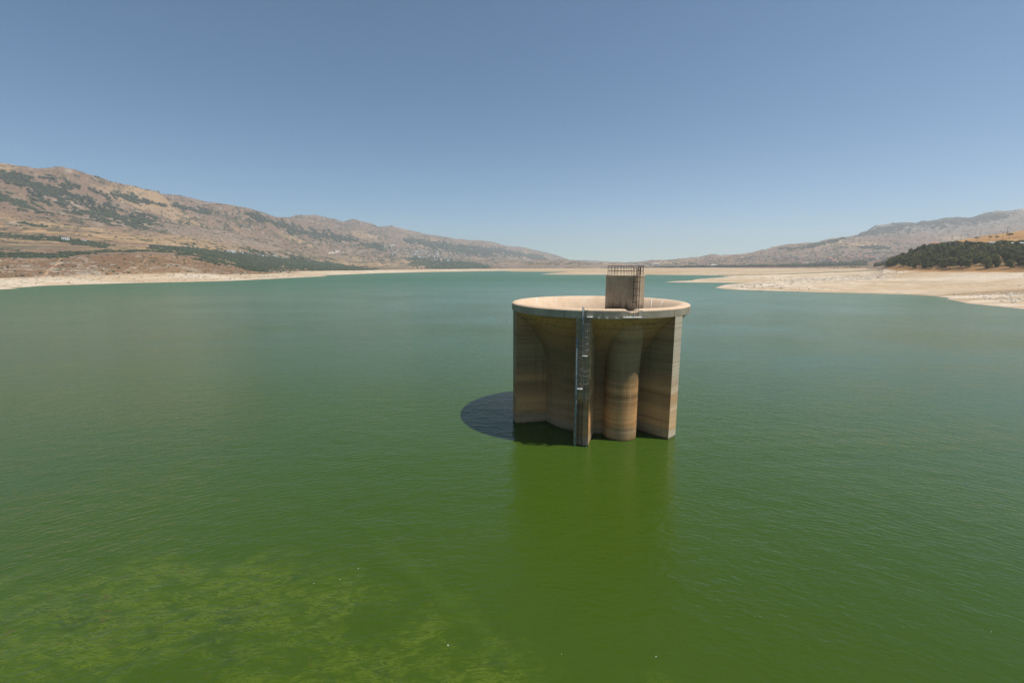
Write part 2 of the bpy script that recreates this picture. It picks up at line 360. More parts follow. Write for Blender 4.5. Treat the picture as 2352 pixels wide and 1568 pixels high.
def signed_dist(x, y):
    best = np.full(x.shape, 1e12); inside = np.zeros(x.shape, bool)
    n = len(P)
    for i in range(n):
        ax, ay = P[i]; bx, by = P[(i + 1) % n]
        ex, ey = bx - ax, by - ay
        t = np.clip(((x - ax) * ex + (y - ay) * ey) / (ex * ex + ey * ey), 0, 1)
        best = np.minimum(best, (x - ax - t * ex) ** 2 + (y - ay - t * ey) ** 2)
        c = ((ay > y) != (by > y)) & (x < ex * (y - ay) / (ey if abs(ey) > 1e-9 else 1e-9) + ax)
        inside ^= c
    s = np.sqrt(best); return np.where(inside, s, -s)
near = DD < 2600
SD = np.full(X.shape, 9000.0)
SD[near] = signed_dist(X[near], Y[near])
SD = SD + np.where(near, fbm(X, Y, 30, 4, 3) * 3.0 * np.clip(DD / 700, .4, 2.0), 0)
rightside = sm(R(20), R(26), AA)
slope = .050 + .02 * rightside
zsh = np.where(SD > 0, SD * slope + np.maximum(SD, 0) ** 2 * .0005, SD * .08)
zsh = np.where(SD > 0, zsh + .35 * (1 - np.exp(-np.maximum(SD, 0) / 2.0)), zsh)
Z = np.minimum(zsh, Zb)
Z = np.maximum(Z, -2.8)
land = sm(0, 25, SD)
# relief
mt = sm(4.2, 5.4, Kb) * sm(1250, 2000, DD)
ampm = np.clip(DD / 3000, .4, 1.35) * (1 - .85 * sm(6300, 7400, DD))
# gullies run down the slope: stretched noise across the range axis
ca, sa = math.cos(R(25)), math.sin(R(25))
U1 = X * ca + Y * sa; V1 = -X * sa + Y * ca
rel = ridged(U1 * .55, V1, 330, 5, 21) - .35
rel2 = fbm(X, Y, 110, 5, 31)
Z = Z + mt * ampm * (rel * 32 + rel2 * 14)
mid = sm(1.3, 2.0, Kb) * (1 - mt) * sm(700, 1000, DD)
Z = Z + mid * np.clip(Zb / 30, .05, 1) * (fbm(X, Y, 70, 5, 41) * 2.2)
# rock ledges and stony relief on the exposed bed
ta = R(-38)
Us = X * math.cos(ta) + Y * math.sin(ta); Vs = -X * math.sin(ta) + Y * math.cos(ta)
strat = fbm(Us / 7.0, Vs, 4.2, 4, 51, .6)
stratm = fbm(X, Y, 60, 3, 55)
bedm = land * (1 - sm(1.9, 2.3, Kb)) * sm(R(20), R(28), AA)
Z = Z + bedm * (np.maximum(strat, 0) * 1.1 + fbm(X, Y, 9, 3, 57) * .30) * sm(-.25, .25, stratm + .1)
bedl = land * (1 - sm(1.9, 2.3, Kb)) * (1 - sm(R(10), R(20), AA))
Z = Z + bedl * np.clip(fbm(X, Y, 12, 3, 58) - .1, 0, 1) * .9
# plate coordinates of every ground point, used to transfer the land cover survey to the ground
zc = Y * math.cos(PITCH) - (Z - H) * math.sin(PITCH)
PX = 1176 + 1045 * X / zc
PY = 784 - 1045 * (Y * math.sin(PITCH) + (Z - H) * math.cos(PITCH)) / zc
def strokes(lines, warp=1.0, seed=70, wx=26.0):
    out = np.full(X.shape, -9.0)
    w1 = fbm(X, Y, 160, 5, seed) * 7 * warp; w2 = fbm(X, Y, 150, 5, seed + 7) * wx * warp
    qx = PX + w2; qy = PY + w1
    for L in lines:
        for (ax, ay, ar), (bx, by, br) in zip(L[:-1], L[1:]):
            m = (PX > min(ax, bx) - 70) & (PX < max(ax, bx) + 70) & (PY > min(ay, by) - 45) & (PY < max(ay, by) + 45)
            if not m.any(): continue
            x = qx[m]; y = qy[m]; ex, ey = bx - ax, by - ay
            t = np.clip(((x - ax) * ex + (y - ay) * ey) / (ex * ex + ey * ey), 0, 1)
            dist = np.hypot((x - ax - t * ex) * .35, y - ay - t * ey); r = ar + (br - ar) * t
            out[m] = np.maximum(out[m], 1 - dist / r)
    return out
FOREST = [
 [(-120,380,9),(0,402,10),(55,418,15),(110,438,16),(165,460,16),(220,482,14),(264,503,11),(320,508,12),(345,505,7)],
 [(-120,440,9),(0,452,9),(44,466,9),(100,488,7)],
 [(255,446,3),(300,457,6),(350,466,6),(378,471,4)],[(170,430,4),(230,442,5),(256,456,4)],
 [(400,472,5),(440,482,6),(475,490,4)],
 [(350,568,4),(400,571,7),(450,577,9),(500,588,14),(560,596,15),(605,600,15),(660,605,12),(710,610,9),(760,614,8),(800,618,5),(850,620,3)],
 [(517,585,12),(560,590,15),(600,594,12)],
 [(575,494,5),(610,505,6),(640,512,6),(690,530,8),(740,540,8),(790,548,6),(812,553,4)],
 [(835,560,5),(868,567,6)],
 [(940,552,5),(1000,565,9),(1060,572,9),(1110,577,9),(1150,578,8),(1190,584,6),(1240,592,4)],
 [(965,598,10),(1020,605,9),(1060,609,6),(1110,612,4)],
 [(0,538,3),(50,543,4),(100,546,4),(130,551,6),(170,556,5),(215,560,3)],[(50,511,4),(92,518,4)],
 [(165,560,3),(240,566,4)],[(-50,584,7),(0,585,7),(60,587,6.5),(120,588,6),(170,585,5)],[(170,585,5),(200,581,4),(250,578,3),(330,577,2),(400,579,2),(445,584,3)],
 [(1965,542,2),(1990,532,6),(2030,527,7),(2068,521,9),(2107,513,9),(2146,510,10),(2205,508,9),(2244,503,8),(2285,497,7),(2315,496,4)],
 [(1910,556,2),(1942,549,2.4)],[(1800,571,1.6),(1850,566,2.2),(1900,559,1.5)],[(1985,568,3),(2040,570,3)],
]
SCRUB = [[(835,583,7),(880,590,10),(930,592,10),(985,592,9)],[(640,580,6),(700,588,6),(760,596,5)],[(1225,604,3),(1300,605,4),(1350,607,2)],
 [(1560,607,3),(1640,603,5),(1700,600,8),(1800,593,12),(1900,590,14),(2000,594,13),(2080,594,9)],[(1640,596,1.6),(1740,589,2.2),(1850,582,2.6),(1960,573,3)],
 [(-80,560,14),(60,545,14),(170,552,10),(300,565,6)],[(-100,420,40),(60,450,46),(200,480,40),(330,510,28),(420,505,18)],[(430,480,12),(560,510,14),(700,540,16),(850,565,14),(1000,580,14),(1150,590,10)]]
fo = strokes(FOREST, .8); sc = strokes(SCRUB, 1.0, 90)
RX = X + fbm(X, Y, 40, 3, 61) * 14; RY = Y + fbm(X, Y, 40, 3, 62) * 14
dots = fbm(RX, RY, 22, 3, 101, .7); dots2 = fbm(RX, RY, 55, 4, 105, .65)
forest = sm(-.05, .30, fo * 1.0 + .10 + dots * 1.6 + dots2 * .8 - .15) * (fo > -1.2)
scrub = sm(.10, .34, dots + dots2 * .5 + np.clip(sc, -1, 1) * .22 - .03) * (sc > -3)
scr_bg = sm(.22, .46, dots + dots2 * .6 + fbm(X, Y, 420, 3, 110) * .35)
scrub = np.maximum(scrub, scr_bg * mt)
def lerp(a, b, t): return a + (np.asarray(b) - a) * t[..., None]
n_big = fbm(X, Y, 700, 4, 120); n_mid = fbm(X, Y, 90, 5, 121); n_fin = fbm(X, Y, 16, 4, 122, .65)
Cc = np.empty(X.shape + (3,)); Cc[:] = (.215, .132, .084)
Cc = lerp(Cc, (.25, .175, .125), sm(-.3, .4, n_big))
Cc = lerp(Cc, (.40, .26, .135), sm(.15, .5, fbm(X, Y, 240, 4, 123)) * .8)
Cc = lerp(Cc, (.44, .39, .32), sm(.16, .46, fbm(RX, RY, 30, 4, 124, .75)) * .42)
Cc = lerp(Cc, (.13, .09, .06), sm(.08, .45, -n_fin) * .6)
# lower terraces on the left: ochre fields in bands that follow the contour
terr = sm(3.9, 4.2, Kb) * (1 - sm(5.0, 5.6, Kb)) * (1 - sm(R(-12), R(-4), AA))
tb = fbm(X / 5.0, Z * 9, 26, 4, 130)
Cc = lerp(Cc, (.42, .26, .12), terr * sm(-.1, .35, tb) * .8)
Cc = lerp(Cc, (.10, .105, .06), terr * sm(.1, .4, -tb) * .6)
# far right mountain is greyer
fr = sm(7.2, 7.6, Kb) * sm(R(25), R(30), AA)
Cc = lerp(Cc, (.215, .20, .165), fr * .75)
Cc = lerp(Cc, (.52, .47, .40), fr * sm(.25, .5, fbm(X, Y, 210, 5, 133, .6)) * .8)
# brown rocky hill on the left
bh = sm(1.0, 1.12, Kb + n_fin * .05) * (1 - sm(2.9, 3.1, Kb)) * (1 - sm(R(-27), R(-24), AA + n_mid * .03))
brown = lerp(np.full(X.shape + (3,), (.185, .108, .060)), (.25, .15, .082), sm(-.2, .5, n_mid))
flk = fbm(RX / 1.8, RY, 9, 4, 140, .75)
brown = lerp(brown, (.47, .41, .33), sm(.0, .28, flk + fbm(X / 2.5, Y, 50, 4, 141) * .5 - .16) * .6)
Cc = Cc + (brown - Cc) * bh[..., None]
# exposed lake bed, pale
bed = (1 - sm(1.0, 1.12, Kb + n_fin * .05)) * (1 - sm(R(-27), R(-24), AA)) + sm(R(-27), R(-24), AA) * (1 - sm(1.78, 1.86, Kb + n_fin * .06))
bedc = lerp(np.full(X.shape + (3,), (.52, .385, .25)), (.60, .49, .36), sm(-.3, .4, fbm(X / 2, Y, 40, 4, 150)))
bedc = lerp(bedc, (.36, .26, .15), sm(.05, .5, fbm(Us / 5, Vs, 14, 4, 151)) * .55 * sm(R(-5), R(15), AA))
rk = sm(.02, .25, strat) * sm(-.25, .25, stratm + .1)
bedc = lerp(bedc, (.70, .60, .48), rk * .9 * sm(R(20), R(28), AA))
bedc = lerp(bedc, (.25, .18, .11), sm(.28, .5, -strat) * .7 * sm(R(20), R(28), AA) * sm(-.2, .3, stratm))
bedc = lerp(bedc, (.42, .36, .28), sm(.15, .35, fbm(X, Y, 7, 3, 153)) * .6 * (1 - sm(R(10), R(20), AA)))
# far flats: tan with darker streaks
fl = sm(900, 1250, DD) * sm(R(-8), R(4), AA)
bedc = lerp(bedc, (.42, .295, .175), fl * .8)
bedc = lerp(bedc, (.55, .45, .33), fl * sm(.1, .4, fbm(X / 6, Y, 30, 4, 155)) * .7)
bedc = lerp(bedc, (.50, .36, .26), (1 - sm(0, 5, SD)) * .8)
Cc = Cc + (bedc - Cc) * bed[..., None]
# near right hill: orange soil under the pines and the orange slope behind
oh = sm(1.76, 1.86, Kb + n_fin * .06) * (1 - sm(5.3, 5.7, Kb)) * sm(R(38.8), R(39.6), AA)
orc = lerp(np.full(X.shape + (3,), (.38, .20, .075)), (.46, .27, .11), sm(-.2, .4, n_mid))
orc = lerp(orc, (.20, .12, .065), sm(.1, .4, n_fin) * .6)
orc = lerp(orc, (.16, .11, .065), (sm(1.9, 2.0, Kb) * (1 - sm(3.0, 3.2, Kb))) * .55)
Cc = Cc + (orc - Cc) * oh[..., None]
veg = (1 - bed) * (1 - oh)
Cc = lerp(Cc, (.075, .072, .042), np.clip(scrub * veg, 0, 1) * .85)
Cc = lerp(Cc, (.040, .052, .028), np.clip(forest * veg, 0, 1) * .95)
# a green field, tracks and bare scars from the survey
def paint(lines, col, amt=1.0, warp=.15, edge=.25):
    global Cc
    s = strokes(lines, warp, 200, 8.0); Cc = lerp(Cc, col, sm(0, edge, s) * amt)
paint([[(139.5,593.7,1.3),(131,607,1.3),(120,613,1.2),(109.7,621.4,1.4),(106.6,628.6,1.5),(99.5,634.7,2.0)]], (.46, .28, .155), 1, .03)
paint([[(334,597,1.0),(326,606,.9),(315,612,.8),(290,620,.7)]], (.42, .27, .16), .8, .03)
paint([[(758,581,1.6),(775,578,1.6)],[(880,566,1.0),(905,563,1.2)]], (.66, .60, .50), .9, .1)
paint([[(1440,638,0.01),(1700,637.5,0.01)]], (.3, .25, .15), 0)
paint([[(1650,632,.8),(1760,630.5,.9),(1900,625.5,1.2),(2020,620,1.3)]], (.19, .155, .085), .9, .05)
paint([[(1930,638,.7),(2352,638.5,.8)]], (.66, .56, .44), .6, .02)
paint([[(2090,676.5,1.0),(2150,678,2.5),(2240,674,5),(2352,668,8),(2500,664,9)]], (.30, .20, .105), .75, .25, .7)
ring = np.sin(Z * 9.0 + fbm(X, Y, 120, 3, 160) * 5) * .5 + .5
Cc = Cc * (1 - (bed * land * np.clip(1.2 - DD / 1500, 0, 1) * .16 * ring ** 3)[..., None])
Cc = np.clip(Cc, .01, .9)

V = np.stack([X, Y, Z], -1).reshape(-1, 3)
idx = np.arange(NA * ND).reshape(NA, ND)
F = np.stack([idx[:-1, :-1], idx[1:, :-1], idx[1:, 1:], idx[:-1, 1:]], -1).reshape(-1, 4)
fk = (Kb[:-1, :-1]).reshape(-1)
fsea = (np.maximum.reduce([Z[:-1, :-1], Z[1:, :-1], Z[1:, 1:], Z[:-1, 1:]])).reshape(-1)
fd = DD[:-1, :-1].reshape(-1)
cls = np.where(fk < 2.0, 0, np.where(fk < 5.0, 1, 2))
keep = (fsea > -2.75) | (fd > 2500)
flatc = Cc.reshape(-1, 3)
for k, (nm, m) in enumerate((('dry_lakebed', M_bed), ('hills', M_hill), ('mountains', M_mtn))):
    sel = F[(cls == k) & keep]
    # far cells on a steep slope need no thinning; renumber the used vertices
    used, inv = np.unique(sel.ravel(), return_inverse=True)
    me = np_mesh(nm, V[used], inv.reshape(-1, 4), m, True, flatc[used])
    prop(link(nm, me), kind='structure')

def ground(x, y):
    a = math.atan2(x, y); d = math.hypot(x, y)
    fi = min(max(np.searchsorted(AZ, a) - 1, 0), NA - 2); fj = min(max(np.searchsorted(D, d) - 1, 0), ND - 2)
    ta_ = (a - AZ[fi]) / (AZ[fi + 1] - AZ[fi]); td = (d - D[fj]) / (D[fj + 1] - D[fj])
    return float((Z[fi, fj] * (1 - td) + Z[fi, fj + 1] * td) * (1 - ta_) + (Z[fi + 1, fj] * (1 - td) + Z[fi + 1, fj + 1] * td) * ta_)
def sight(px, py, dmin=300):
    """the ground point seen on a bearing (theodolite plate coordinates)"""
    a, t = bearing(px, py); i = min(max(np.searchsorted(AZ, a), 0), NA - 1)
    el = (Z[i] - H) / D
    ok = np.where((el >= t) & (D > dmin))[0]
    j = ok[0] if len(ok) else ND - 1
    d = D[j]
    return d * math.sin(a), d * math.cos(a)

# ------------------------------------------------------------------ water
wm, nt, b = mat('algae green water', .06, .5)
WATER_B = b
b.inputs['IOR'].default_value = 1.333
p = pos(nt)
gm = nd(nt, 'ShaderNodeNewGeometry')
ln = nd(nt, 'ShaderNodeVectorMath', operation='LENGTH'); nt.links.new(gm.outputs['Position'], ln.inputs[0]); dist = ln.outputs['Value']
cbig = noise(nt, p, .012, 4, .55, .6)
col = mix(nt, ramp(nt, cbig, [(.35, .0), (.65, 1.0)]), (.039, .072, .0045), (.046, .081, .0065))
mrf = nd(nt, 'ShaderNodeMapRange'); nt.links.new(dist, mrf.inputs[0]); mrf.inputs[1].default_value = 30; mrf.inputs[2].default_value = 280
col = mix(nt, mrf.outputs[0], col, (.040, .118, .038))
# algae scum drifting by the near left shore: filaments inside a ragged patch
sepw = nd(nt, 'ShaderNodeSeparateXYZ'); nt.links.new(p, sepw.inputs[0])
def vdist(cx, cy, rx, ry, rot=0.0):
    mp = nd(nt, 'ShaderNodeMapping', vector_type='TEXTURE'); mp.inputs['Location'].default_value = (cx, cy, 0)
    mp.inputs['Rotation'].default_value = (0, 0, rot); mp.inputs['Scale'].default_value = (rx, ry, 1)
    nt.links.new(gm.outputs['Position'], mp.inputs['Vector'])
    l = nd(nt, 'ShaderNodeVectorMath', operation='LENGTH'); nt.links.new(mp.outputs[0], l.inputs[0]); return l.outputs['Value']
reg = mth(nt, 'MINIMUM', vdist(-22, 26.5, 17, 6.5, R(0)), vdist(-7, 20.5, 12.5, 5.0, R(-5)))
ragged = noise(nt, p, .16, 5, .6, .8)
inside = mth(nt, 'SUBTRACT', mth(nt, 'ADD', 1.15, mth(nt, 'MULTIPLY', mth(nt, 'SUBTRACT', ragged, .5), 2.6)), reg)
mrr = nd(nt, 'ShaderNodeMapRange', interpolation_type='SMOOTHSTEP'); nt.links.new(inside, mrr.inputs[0]); mrr.inputs[1].default_value = 0; mrr.inputs[2].default_value = .7
patch = mrr.outputs[0]
fil = noise(nt, pos(nt, (.45, 1.5, 1), (0, 0, R(10))), 1.1, 8, .72, 2.2)
fil2 = noise(nt, pos(nt, (.8, 1.5, 1), (0, 0, R(-20))), .5, 5, .6, 1.2)
stringy = ramp(nt, mth(nt, 'ABSOLUTE', mth(nt, 'SUBTRACT', fil, .5)), [(.0, 1.0), (.018, .8), (.06, .0)])
fil3 = noise(nt, pos(nt, (.6, 1.7, 1), (0, 0, R(4))), 2.6, 6, .7, 1.2)
stringy = mth(nt, 'MAXIMUM', stringy, mth(nt, 'MULTIPLY', ramp(nt, fil3, [(.54, .0), (.66, 1.0)]), .7))
fmask = mth(nt, 'MULTIPLY', patch, mth(nt, 'MULTIPLY', stringy, ramp(nt, fil2, [(.40, .0), (.56, 1.0)])))
gap = mth(nt, 'MULTIPLY', patch, ramp(nt, noise(nt, p, .22, 4, .6, 1.0), [(.36, .9), (.46, .0)]))
col = mix(nt, mth(nt, 'MULTIPLY', patch, .28), col, (.054, .090, .008))
col = mix(nt, gap, col, (.036, .064, .010))
col = mix(nt, mth(nt, 'MULTIPLY', fmask, .75), col, (.105, .145, .015))
brn = mth(nt, 'MULTIPLY', patch, ramp(nt, noise(nt, p, .9, 5, .65, 1.0), [(.62, .0), (.70, .8)]))
col = mix(nt, brn, col, (.085, .075, .02))
strk = mth(nt, 'ADD', vdist(-6.4, 29.5, .8, 13, R(43)), mth(nt, 'MULTIPLY', mth(nt, 'SUBTRACT', noise(nt, p, .5, 3), .5), 1.6))
col = mix(nt, ramp(nt, strk, [(.0, .16), (1.0, .0)]), col, (.075, .135, .018))
nt.links.new(col, b.inputs['Base Color'])
# ripples: long low waves crossed with small chop, calmer and broader further away through gusts
gust = ramp(nt, noise(nt, pos(nt, (1, 1, 1), (0, 0, R(20))), .018, 4, .6, .5), [(.3, .45), (.7, 1.0)])
sw = nd(nt, 'ShaderNodeSeparateXYZ'); nt.links.new(gm.outputs['Position'], sw.inputs[0])
yo = mth(nt, 'ADD', sw.outputs['Y'], 14.0)          # wave trains thrown back by the curved dam face spread in arcs
rad = mth(nt, 'SQRT', mth(nt, 'ADD', mth(nt, 'MULTIPLY', sw.outputs['X'], sw.outputs['X']), mth(nt, 'MULTIPLY', yo, yo)))
ang = mth(nt, 'ARCTAN2', sw.outputs['X'], yo)
cv = nd(nt, 'ShaderNodeCombineXYZ'); nt.links.new(mth(nt, 'MULTIPLY', rad, 2.7), cv.inputs[0]); nt.links.new(mth(nt, 'MULTIPLY', ang, 40.0), cv.inputs[1]); nt.links.new(mth(nt, 'MULTIPLY', rad, .03), cv.inputs[2])
w1 = noise(nt, cv.outputs[0], 1.0, 3, .5, .35)
w2 = noise(nt, pos(nt, (1.0, 2.2, 1), (0, 0, R(-22))), 1.6, 3, .55, .4)
w3 = noise(nt, p, 3.2, 3, .6)
hw = mth(nt, 'ADD', mth(nt, 'ADD', mth(nt, 'MULTIPLY', w1, .60), mth(nt, 'MULTIPLY', w2, .40)), mth(nt, 'MULTIPLY', w3, .10))
mr0 = nd(nt, 'ShaderNodeMapRange'); nt.links.new(dist, mr0.inputs[0]); mr0.inputs[1].default_value = 40; mr0.inputs[2].default_value = 110
mr0.inputs[3].default_value = 1.2; mr0.inputs[4].default_value = .25; w0a = mr0.outputs[0]
hw = mth(nt, 'ADD', hw, mth(nt, 'MULTIPLY', noise(nt, pos(nt, (1.0, 1.7, 1), (0, 0, R(-8))), .30, 2, .5, .3), w0a))
lane = ramp(nt, noise(nt, pos(nt, (1, 3.0, 1), (0, 0, R(-12))), .006, 4, .6, .6), [(.38, .55), (.62, 1.15)])
hw = mth(nt, 'MULTIPLY', mth(nt, 'MULTIPLY', hw, gust), lane)
bn = bump(nt, b, hw, .60, .34)
mrr2 = nd(nt, 'ShaderNodeMapRange'); nt.links.new(dist, mrr2.inputs[0]); mrr2.inputs[1].default_value = 60; mrr2.inputs[2].default_value = 700
mrr2.inputs[3].default_value = .05; mrr2.inputs[4].default_value = .30
nt.links.new(mrr2.outputs[0], b.inputs['Roughness'])
mrs = nd(nt, 'ShaderNodeMapRange'); nt.links.new(dist, mrs.inputs[0]); mrs.inputs[1].default_value = 60; mrs.inputs[2].default_value = 500
mrs.inputs[3].default_value = .42; mrs.inputs[4].default_value = .15; nt.links.new(mrs.outputs[0], b.inputs['Specular IOR Level'])
wmb = MB(); wmb.add([(-9500, -400, 0), (9500, -400, 0), (9500, 9200, 0), (-9500, 9200, 0)], [(0, 1, 2, 3)])
prop(wmb.build('water', wm), kind='structure')

# ------------------------------------------------------------------ spillway tower
TC = (12.35, 65.2); TR = 12.35
tower = empty('spillway_tower', (TC[0], TC[1], 0))
prop(tower, 'round concrete spillway tower with flared rim and radial piers standing in green water', 'tower')
SEG = 144
def lathe(prof, zfun=None, a0=0, n=SEG):
    V_ = []; F_ = []
    for i in range(n):
        a = 2 * math.pi * i / n
        for j, (r, z) in enumerate(prof):
            zz = zfun(math.degrees(a), r, z) if zfun else z
            V_.append((r * math.cos(a), r * math.sin(a), zz))
    m_ = len(prof)
    for i in range(n):
        for j in range(m_ - 1):
            F_.append((i * m_ + j, ((i + 1) % n) * m_ + j, ((i + 1) % n) * m_ + j + 1, i * m_ + j + 1))
    return V_, F_
def lathe_obj(name, prof, m, parent, zfun=None, smooth=True):
    V_, F_ = lathe(prof, zfun)
    o = MB(); o.add(V_, F_); ob = o.build(name, m, parent, smooth)
    return ob
def notch(a, r, z):
    a = (a + 180) % 360 - 180
    if r < 9.6: return z
    e = min(1, max(0, (3.6 - abs(a + 81.6)) / .9)); e = e * e * (3 - 2 * e)
    return z + (min(z, 16.62) - z) * e
ZB = 15.90      # underside of the rim band
# rim band: vertical outer face, with a tiny underside ledge
lathe_obj('rim_band', [(12.25, ZB + .002), (TR, ZB), (TR, 16.78)], M_band, tower, notch, False)
lathe_obj('rim_lip', [(TR, 16.78), (12.30, 16.87), (12.14, 16.955), (11.9, 17.0), (11.6, 17.02), (11.3, 16.98), (10.95, 16.84), (10.5, 16.52), (10.0, 16.0), (9.5, 15.3), (8.9, 14.2),
     (8.3, 12.8), (7.8, 11.2), (7.4, 9.2), (7.1, 6.5), (7.0, 3.0), (.01, 2.95)], M_lip, tower, notch)
# flared underside and core shaft
prof = [(7.9, -3.0), (7.9, 2.0), (7.9, 5.0), (7.9, 7.8)]
for i in range(1, 17):
    t = i / 16; prof.append((7.9 + 4.35 * t ** 2.0, 7.8 + (ZB + .002 - 7.8) * t))
lathe_obj('flared_shaft', prof, M_soff, tower)
# six radial piers
for k, a in enumerate((-108.3, -47.2, -166.2, 13, 73, 133)):
    ar = R(a); c, s = math.cos(ar), math.sin(ar); hw_ = .91; ro = 12.32
    pb = MB()
    # side profile in (radius, height): the head of the pier dies into the thickness of the bowl
    pr = [(5.0, -3.0), (ro, -3.0), (ro, ZB + .05), (11.3, ZB + .02), (9.5, 13.8), (8.2, 10.4), (5.0, 6.0)]
    n_ = len(pr); vs = [(r_ * c - sg * hw_ * s, r_ * s + sg * hw_ * c, z_) for sg in (-1, 1) for r_, z_ in pr]
    pb.add(vs, [tuple(range(n_)), tuple(range(2 * n_ - 1, n_ - 1, -1))] + [(i_, n_ + i_, n_ + (i_ + 1) % n_, (i_ + 1) % n_) for i_ in range(n_)])
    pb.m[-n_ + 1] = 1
    pb.build('pier', [M_body, M_end_shade if a in (-108.3, -166.2) else M_end], tower)
# round shaft column under the valve house
cc = (14.12 - TC[0], 57.10 - TC[1])
ax_ = Vector(cc).normalized(); pb = MB(); NC = 96; vs = []
zl = [-3.0, 0, 3, 6, 7.5, 8.5, 9.5, 10.5, 11.5, 12.5, 13.5, 14.4, 15.2]
for z_ in zl:
    o_ = 1.0 * (max(0, z_ - 7.5) / 7.7) ** 1.4          # the head leans out under the rim
    vs += [(cc[0] + ax_.x * o_ + 2.12 * math.cos(2 * math.pi * i / NC), cc[1] + ax_.y * o_ + 2.12 * math.sin(2 * math.pi * i / NC), z_) for i in range(NC)]
fs = [(j * NC + i, j * NC + (i + 1) % NC, (j + 1) * NC + (i + 1) % NC, (j + 1) * NC + i) for j in range(len(zl) - 1) for i in range(NC)]
fs += [tuple(range(NC - 1, -1, -1)), tuple((len(zl) - 1) * NC + i for i in range(NC))]
pb.add(vs, fs); pb.build('shaft_column', M_body, tower)
# valve house: square block turned with one corner to the dam
Fc = Vector((14.82, 54.85)); dl = Vector((-.80, .60)); dr = Vector((.60, .80))
LL, LR_ = 3.95, 3.0
q = [Fc, Fc + dr * LR_, Fc + dr * LR_ + dl * LL, Fc + dl * LL]
def rel2d(v): return (v.x - TC[0], v.y - TC[1])
def insetpoly(q, e):
    c = sum((Vector(x) for x in q), Vector((0, 0))) / len(q)
    return [(x - (x - c).normalized() * e) for x in q]
def chamf(q, e):
    out = []
    n = len(q)
    for i in range(n):
        a_ = (q[i - 1] - q[i]).normalized(); b_ = (q[(i + 1) % n] - q[i]).normalized()
        out += [q[i] + a_ * e, q[i] + b_ * e]
    return out
pb = MB(); pb.prism([rel2d(v) for v in chamf(q, .12)], 14.6, 20.74); pb.build('valve_house', M_house, tower)
pb = MB(); pb.prism([rel2d(v) for v in chamf(insetpoly(q, -.05), .12)], 20.742, 20.90); pb.build('roof_slab', M_lip, tower)
# vertical construction joints in the band, thin recessed strips set proud by 3 mm as dark sealant
for a in (-161.5, -119.5, -52.5, -83.9, -78.9):
    jb = MB(); ar = R(a)
    jb.box(((TR + .001) * math.cos(ar), (TR + .001) * math.sin(ar), 16.33), (.02, .045, .80), ar); jb.build('joint_strip', M_dark, tower)
# anchor hooks left in the concrete below the band
for i, a in enumerate(list(np.linspace(-158, -116, 9)) + list(np.linspace(-101, -54, 10))):
    zz = 15.35 - .25 * random.random(); t = (zz - 7.8) / (ZB - 7.8); r_ = 7.9 + 4.35 * t ** 2.0
    hb = MB(); ar = R(a + random.uniform(-1, 1))
    hb.tube([(r_ * math.cos(ar) * .99, r_ * math.sin(ar) * .99, zz), (r_ * 1.012 * math.cos(ar), r_ * 1.012 * math.sin(ar), zz - .08), (r_ * 1.012 * math.cos(ar), r_ * 1.012 * math.sin(ar), zz - .26)], .035, 5)
    hb.build('anchor_hook', M_dark, tower)
# white lime runs inside the bowl (raised crust following the lip profile)
lipprof = [(11.3, 16.98), (10.95, 16.84), (10.5, 16.52), (10.0, 16.0), (9.5, 15.3)]
for a, w, j0, j1, tw in ((92, .10, 1, 3, .0), (118, .12, 1, 4, .025), (138, .13, 0, 4, .05), (32, .13, 1, 4, -.05), (18, .1, 1, 3, -.03), (101, .08, 2, 4, .0)):
    lb = MB(); pts = []
    for j in range(j0, j1 + 1):
        r_, z_ = lipprof[j]; aa = R(a) + tw * (j - j0)
        pts.append((r_ * math.cos(aa), r_ * math.sin(aa), z_ + .01))
    lb.tube(pts, w * .5, 5, r1=w * .2); lb.build('lime_streak', M_white, tower)

# ---- ladders on the front pier; local frame: s to the right along the pier face, o outwards
A0 = R(-108.3); nvec = Vector((math.cos(A0), math.sin(A0), 0)); tvec = Vector((-math.sin(A0), math.cos(A0), 0))
face0 = Vector((TC[0], TC[1], 0)) + nvec * 12.32
def LP(s, o, z): return face0 + tvec * s + nvec * o + Vector((0, 0, z))

